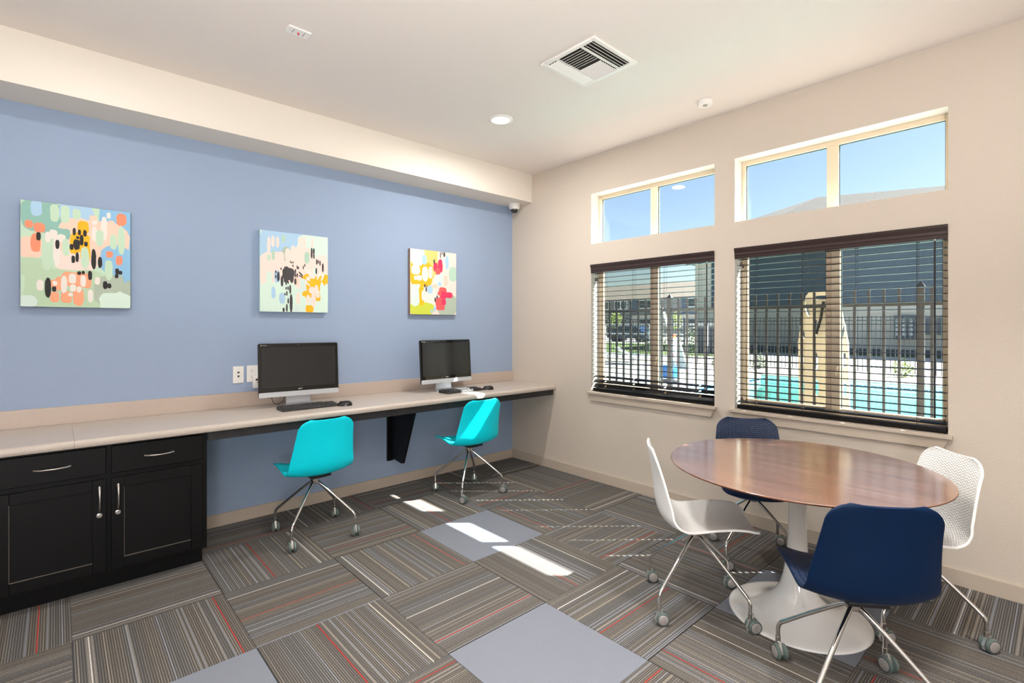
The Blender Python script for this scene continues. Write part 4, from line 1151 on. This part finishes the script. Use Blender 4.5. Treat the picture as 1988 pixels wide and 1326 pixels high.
# near gray two-storey building
t = thing('grey_building', 'two-storey building with grey siding below and dark blue above beyond the pool', 'building', (27, 0, 0))
YL, YR = 12.0, -26.0
D = 14
box('wall', M['siding'], 0, D, YR, YL, 0, 2.52, t); box('base_band', M['siding_base'], -.05, D, YR, YL + .05, 0, .28, t)
box('upper_wall', M['siding_blue'], 0, D, YR, YL - 1.0, 2.52, 5.6, t); box('corner_wall', M['siding'], -.12, D, YL - 1.0, YL + .05, 2.45, 5.6, t)
box('band_board', M['siding_base'], -.06, 0, YR, YL, 2.44, 2.58, t)
mb = MB(); z = .45
while z < 2.4: mb.add([(-.03, YR, z), (-.03, YL, z), (0, YL, z + .16), (0, YR, z + .16), ], [(0, 1, 2, 3)]); mb.add([(-.03, YR, z), (-.03, YL, z), (0, YL, z - .005), (0, YR, z - .005)], [(0, 1, 2, 3)]); z += .165
k = mb.build('lap_siding', M['siding'], t, smooth=0); k['kind'] = 'stuff'
mb = MB(); z = 2.66
while z < 5.4: mb.add([(-.03, YR, z), (-.03, YL - 1.0, z), (0, YL - 1.0, z + .16), (0, YR, z + .16)], [(0, 1, 2, 3)]); mb.add([(-.03, YR, z), (-.03, YL - 1.0, z), (0, YL - 1.0, z - .005), (0, YR, z - .005)], [(0, 1, 2, 3)]); z += .165
k = mb.build('upper_siding', M['siding_blue'], t, smooth=0); k['kind'] = 'stuff'
mb = MB(); e = .5
base = [(-e, YR, 5.6), (D + e, YR, 5.6), (D + e, YL + e, 5.6), (-e, YL + e, 5.6)]
mb.add(base + [(6.6, 11.3, 9.15), (6.6, 7.0, 9.95), (6.6, 3.9, 9.2), (6.6, -6, 6.1), (6.6, YR, 5.9)], [(0, 3, 5), (3, 4, 5), (0, 5, 6), (0, 6, 7), (0, 7, 8), (3, 2, 4), (2, 5, 4), (2, 6, 5), (2, 1, 6), (1, 7, 6), (1, 8, 7), (0, 8, 1), (0, 1, 2, 3)])
mb.build('roof', M['roof'], t, smooth=0)
box('eave_board', M['eave'], -e, D + e, YR, YL + e, 5.42, 5.6, t)
mp = MB().box(-.35, -.02, .76, 1.60, .78, 1.93).build('meter_cabinet', M['meter_panel'], t)
mb = MB().box(-.35, -.02, -.75, .5, 1.02, 1.8).build('meter_cabinet', M['meter_panel'], t)
mb = MB()
for r in range(4):
    for c in range(3): mb.lathe([(.001, 0), (.085, 0), (.08, .06), (.001, .06)], (-.35, 1.46 - c * .26, 1.70 - r * .22), 14, T=Matrix.Rotation(-pi / 2, 4, 'Y'))
mb.lathe([(.001, 0), (.085, 0), (.08, .06), (.001, .06)], (-.35, -.35, 1.62), 14, T=Matrix.Rotation(-pi / 2, 4, 'Y'))
mb.build('meters', M['meter'], mp)
# far apartment block
t = thing('apartment_building', 'long distant apartment block with tan roof and pale window trims', 'building', (60, 38, 0))
box('wall', M['wall_grey'], 0, 12, -30, 30, 0, 5.4, t)
for (ya, yb, zb) in ((-3, 1.2, 3.3), (-9.5, -6.8, 3.0)): box('wall_bay', M['wall_bluegrey'], -.5, 0, ya, yb, zb, 5.4, t)
box('porch_wall', M['siding'], -.3, 0, -9, 1.5, 0, 3.0, t)
mb = MB(); mb.add([(-1, -31, 5.4), (13, -31, 5.4), (13, 31, 5.4), (-1, 31, 5.4), (5, -31, 8.0), (5, 31, 8.0)], [(0, 3, 5, 4), (1, 4, 5, 2), (0, 4, 1), (2, 5, 3), (0, 1, 2, 3)]); mb.build('roof', M['roof_tan'], t, smooth=0)
wp = None
for y in (5.9, 3.7, 2.6, -.6, -1.6, -8.3, 9.5, 12.5, -14, -18):
    for z in (3.95, 1.2):
        if wp is None:
            wp = MB().box(-.62, 0, -.55, .55, 0, 1.25).build('window_trim', M['win_white'], t)
            pn = MB().box(-.66, -.60, -.45, .45, .1, 1.15).build('pane', M['win_glass'], wp)
            o = wp
        else:
            o = copy_tree(wp, t)
        o.location = (0, y, z)
# trees and shrubs
def crown(name, label, cx, cy, cz, r, m, h, seed, cat='tree'):
    rnd = random.Random(seed)
    t = thing(name, label, cat, (cx, cy, 0))
    if h > .5:
        MB().tube([(0, 0, 0), (.03, 0, h * .5), (0, .04, h)], [.07, .055, .03], 8).build('trunk', M['bark'], t)
    mb = MB()
    for k in range(520):
        a = rnd.uniform(0, 2 * pi); ph = math.acos(rnd.uniform(-1, 1)); rr = r * rnd.uniform(.45, 1.0)
        c = Vector((rr * sin(ph) * cos(a), rr * sin(ph) * sin(a), cz + rr * cos(ph) * 1.15))
        u = Vector((rnd.uniform(-1, 1), rnd.uniform(-1, 1), rnd.uniform(-1, 1))).normalized(); v = u.orthogonal().normalized()
        s = r * .11
        mb.add([c - u * s, c + v * s * .5, c + u * s, c - v * s * .5], [(0, 1, 2, 3)])
    k = mb.build('foliage', m, t, smooth=0); k['kind'] = 'stuff'
crown('small_tree', 'slender yellow-green tree in front of the distant apartments at left', 38, 26.4, 2.0, .85, M['leaf'], 2.0, 1)
crown('small_tree', 'yellow-green tree between the apartments and the grey building', 42, 22.4, 1.9, .95, M['leaf'], 1.8, 2)
crown('shrub', 'yellow-green shrub at the far fence right of the spine board', 13.8, -1.0, .22, .28, M['leaf'], 0, 3, 'shrub')
crown('shrub', 'green shrub at the far fence left of the spine board', 13.8, 2.9, .22, .28, M['leaf_dark'], 0, 4, 'shrub')
crown('shrub', 'green shrub at the left end of the far fence view', 13.8, 4.3, .2, .26, M['leaf_dark'], 0, 5, 'shrub')
for k, (y, lab) in enumerate(((7.4, 'dark hedge bush on the lawn left of the pool lift'), (9.6, 'dark hedge bush on the lawn behind the sun loungers'))):
    crown('hedge_bush', lab, 21.5, y + 2, .5, .8, M['leaf_dark'], 0, 6 + k, 'shrub')
# parked car beyond the lawn
t = thing('parked_car', 'dark blue parked car beyond the lawn in front of the apartments', 'car', (36, 23.2, 0))
MB().prism([(-2.2, .3), (2.2, .3), (2.2, .8), (1.5, .92), (.8, 1.4), (-1.0, 1.42), (-1.7, .95), (-2.2, .85)], 'x', -.85, .85).build('car_body', M['carpaint'], t, bevel=(.06, 2))
MB().prism([(-1.45, .97), (1.25, .97), (.72, 1.34), (-.95, 1.36)], 'x', -.87, .87).build('side_window', M['win_glass'], t)
for y in (-1.35, 1.35):
    MB().lathe([(.001, -.9), (.32, -.9), (.32, .9), (.001, .9)], (0, y, .32), 18, T=Matrix.Rotation(pi / 2, 4, 'Y')).build('wheel', M['fence'], t)

GROUPS = {('swivel_chair', 'turquoise'): 'turquoise chairs at the counter', ('swivel_chair', 'round table'): 'chairs around the round table', ('desktop_computer', ''): 'computers on the counter',
 ('keyboard', ''): 'keyboards on the counter', ('computer_mouse', ''): 'mice on the counter', ('canvas_painting', ''): 'abstract canvases on the blue wall', ('window_blind', ''): 'blinds in the lower windows',
 ('base_cabinet', ''): 'black base cabinets', ('metal_fence', ''): 'picket fences outside', ('sun_lounger', ''): 'sun loungers on the deck', ('shrub', ''): 'shrubs along the far fence', ('small_tree', ''): 'small trees outside', ('hedge_bush', ''): 'hedge bushes on the lawn'}
for o in bpy.data.objects:
    if o.parent is None and 'label' in o:
        for (n, w), g in GROUPS.items():
            if o.name.split('.')[0] == n and w in o['label']: o['group'] = g
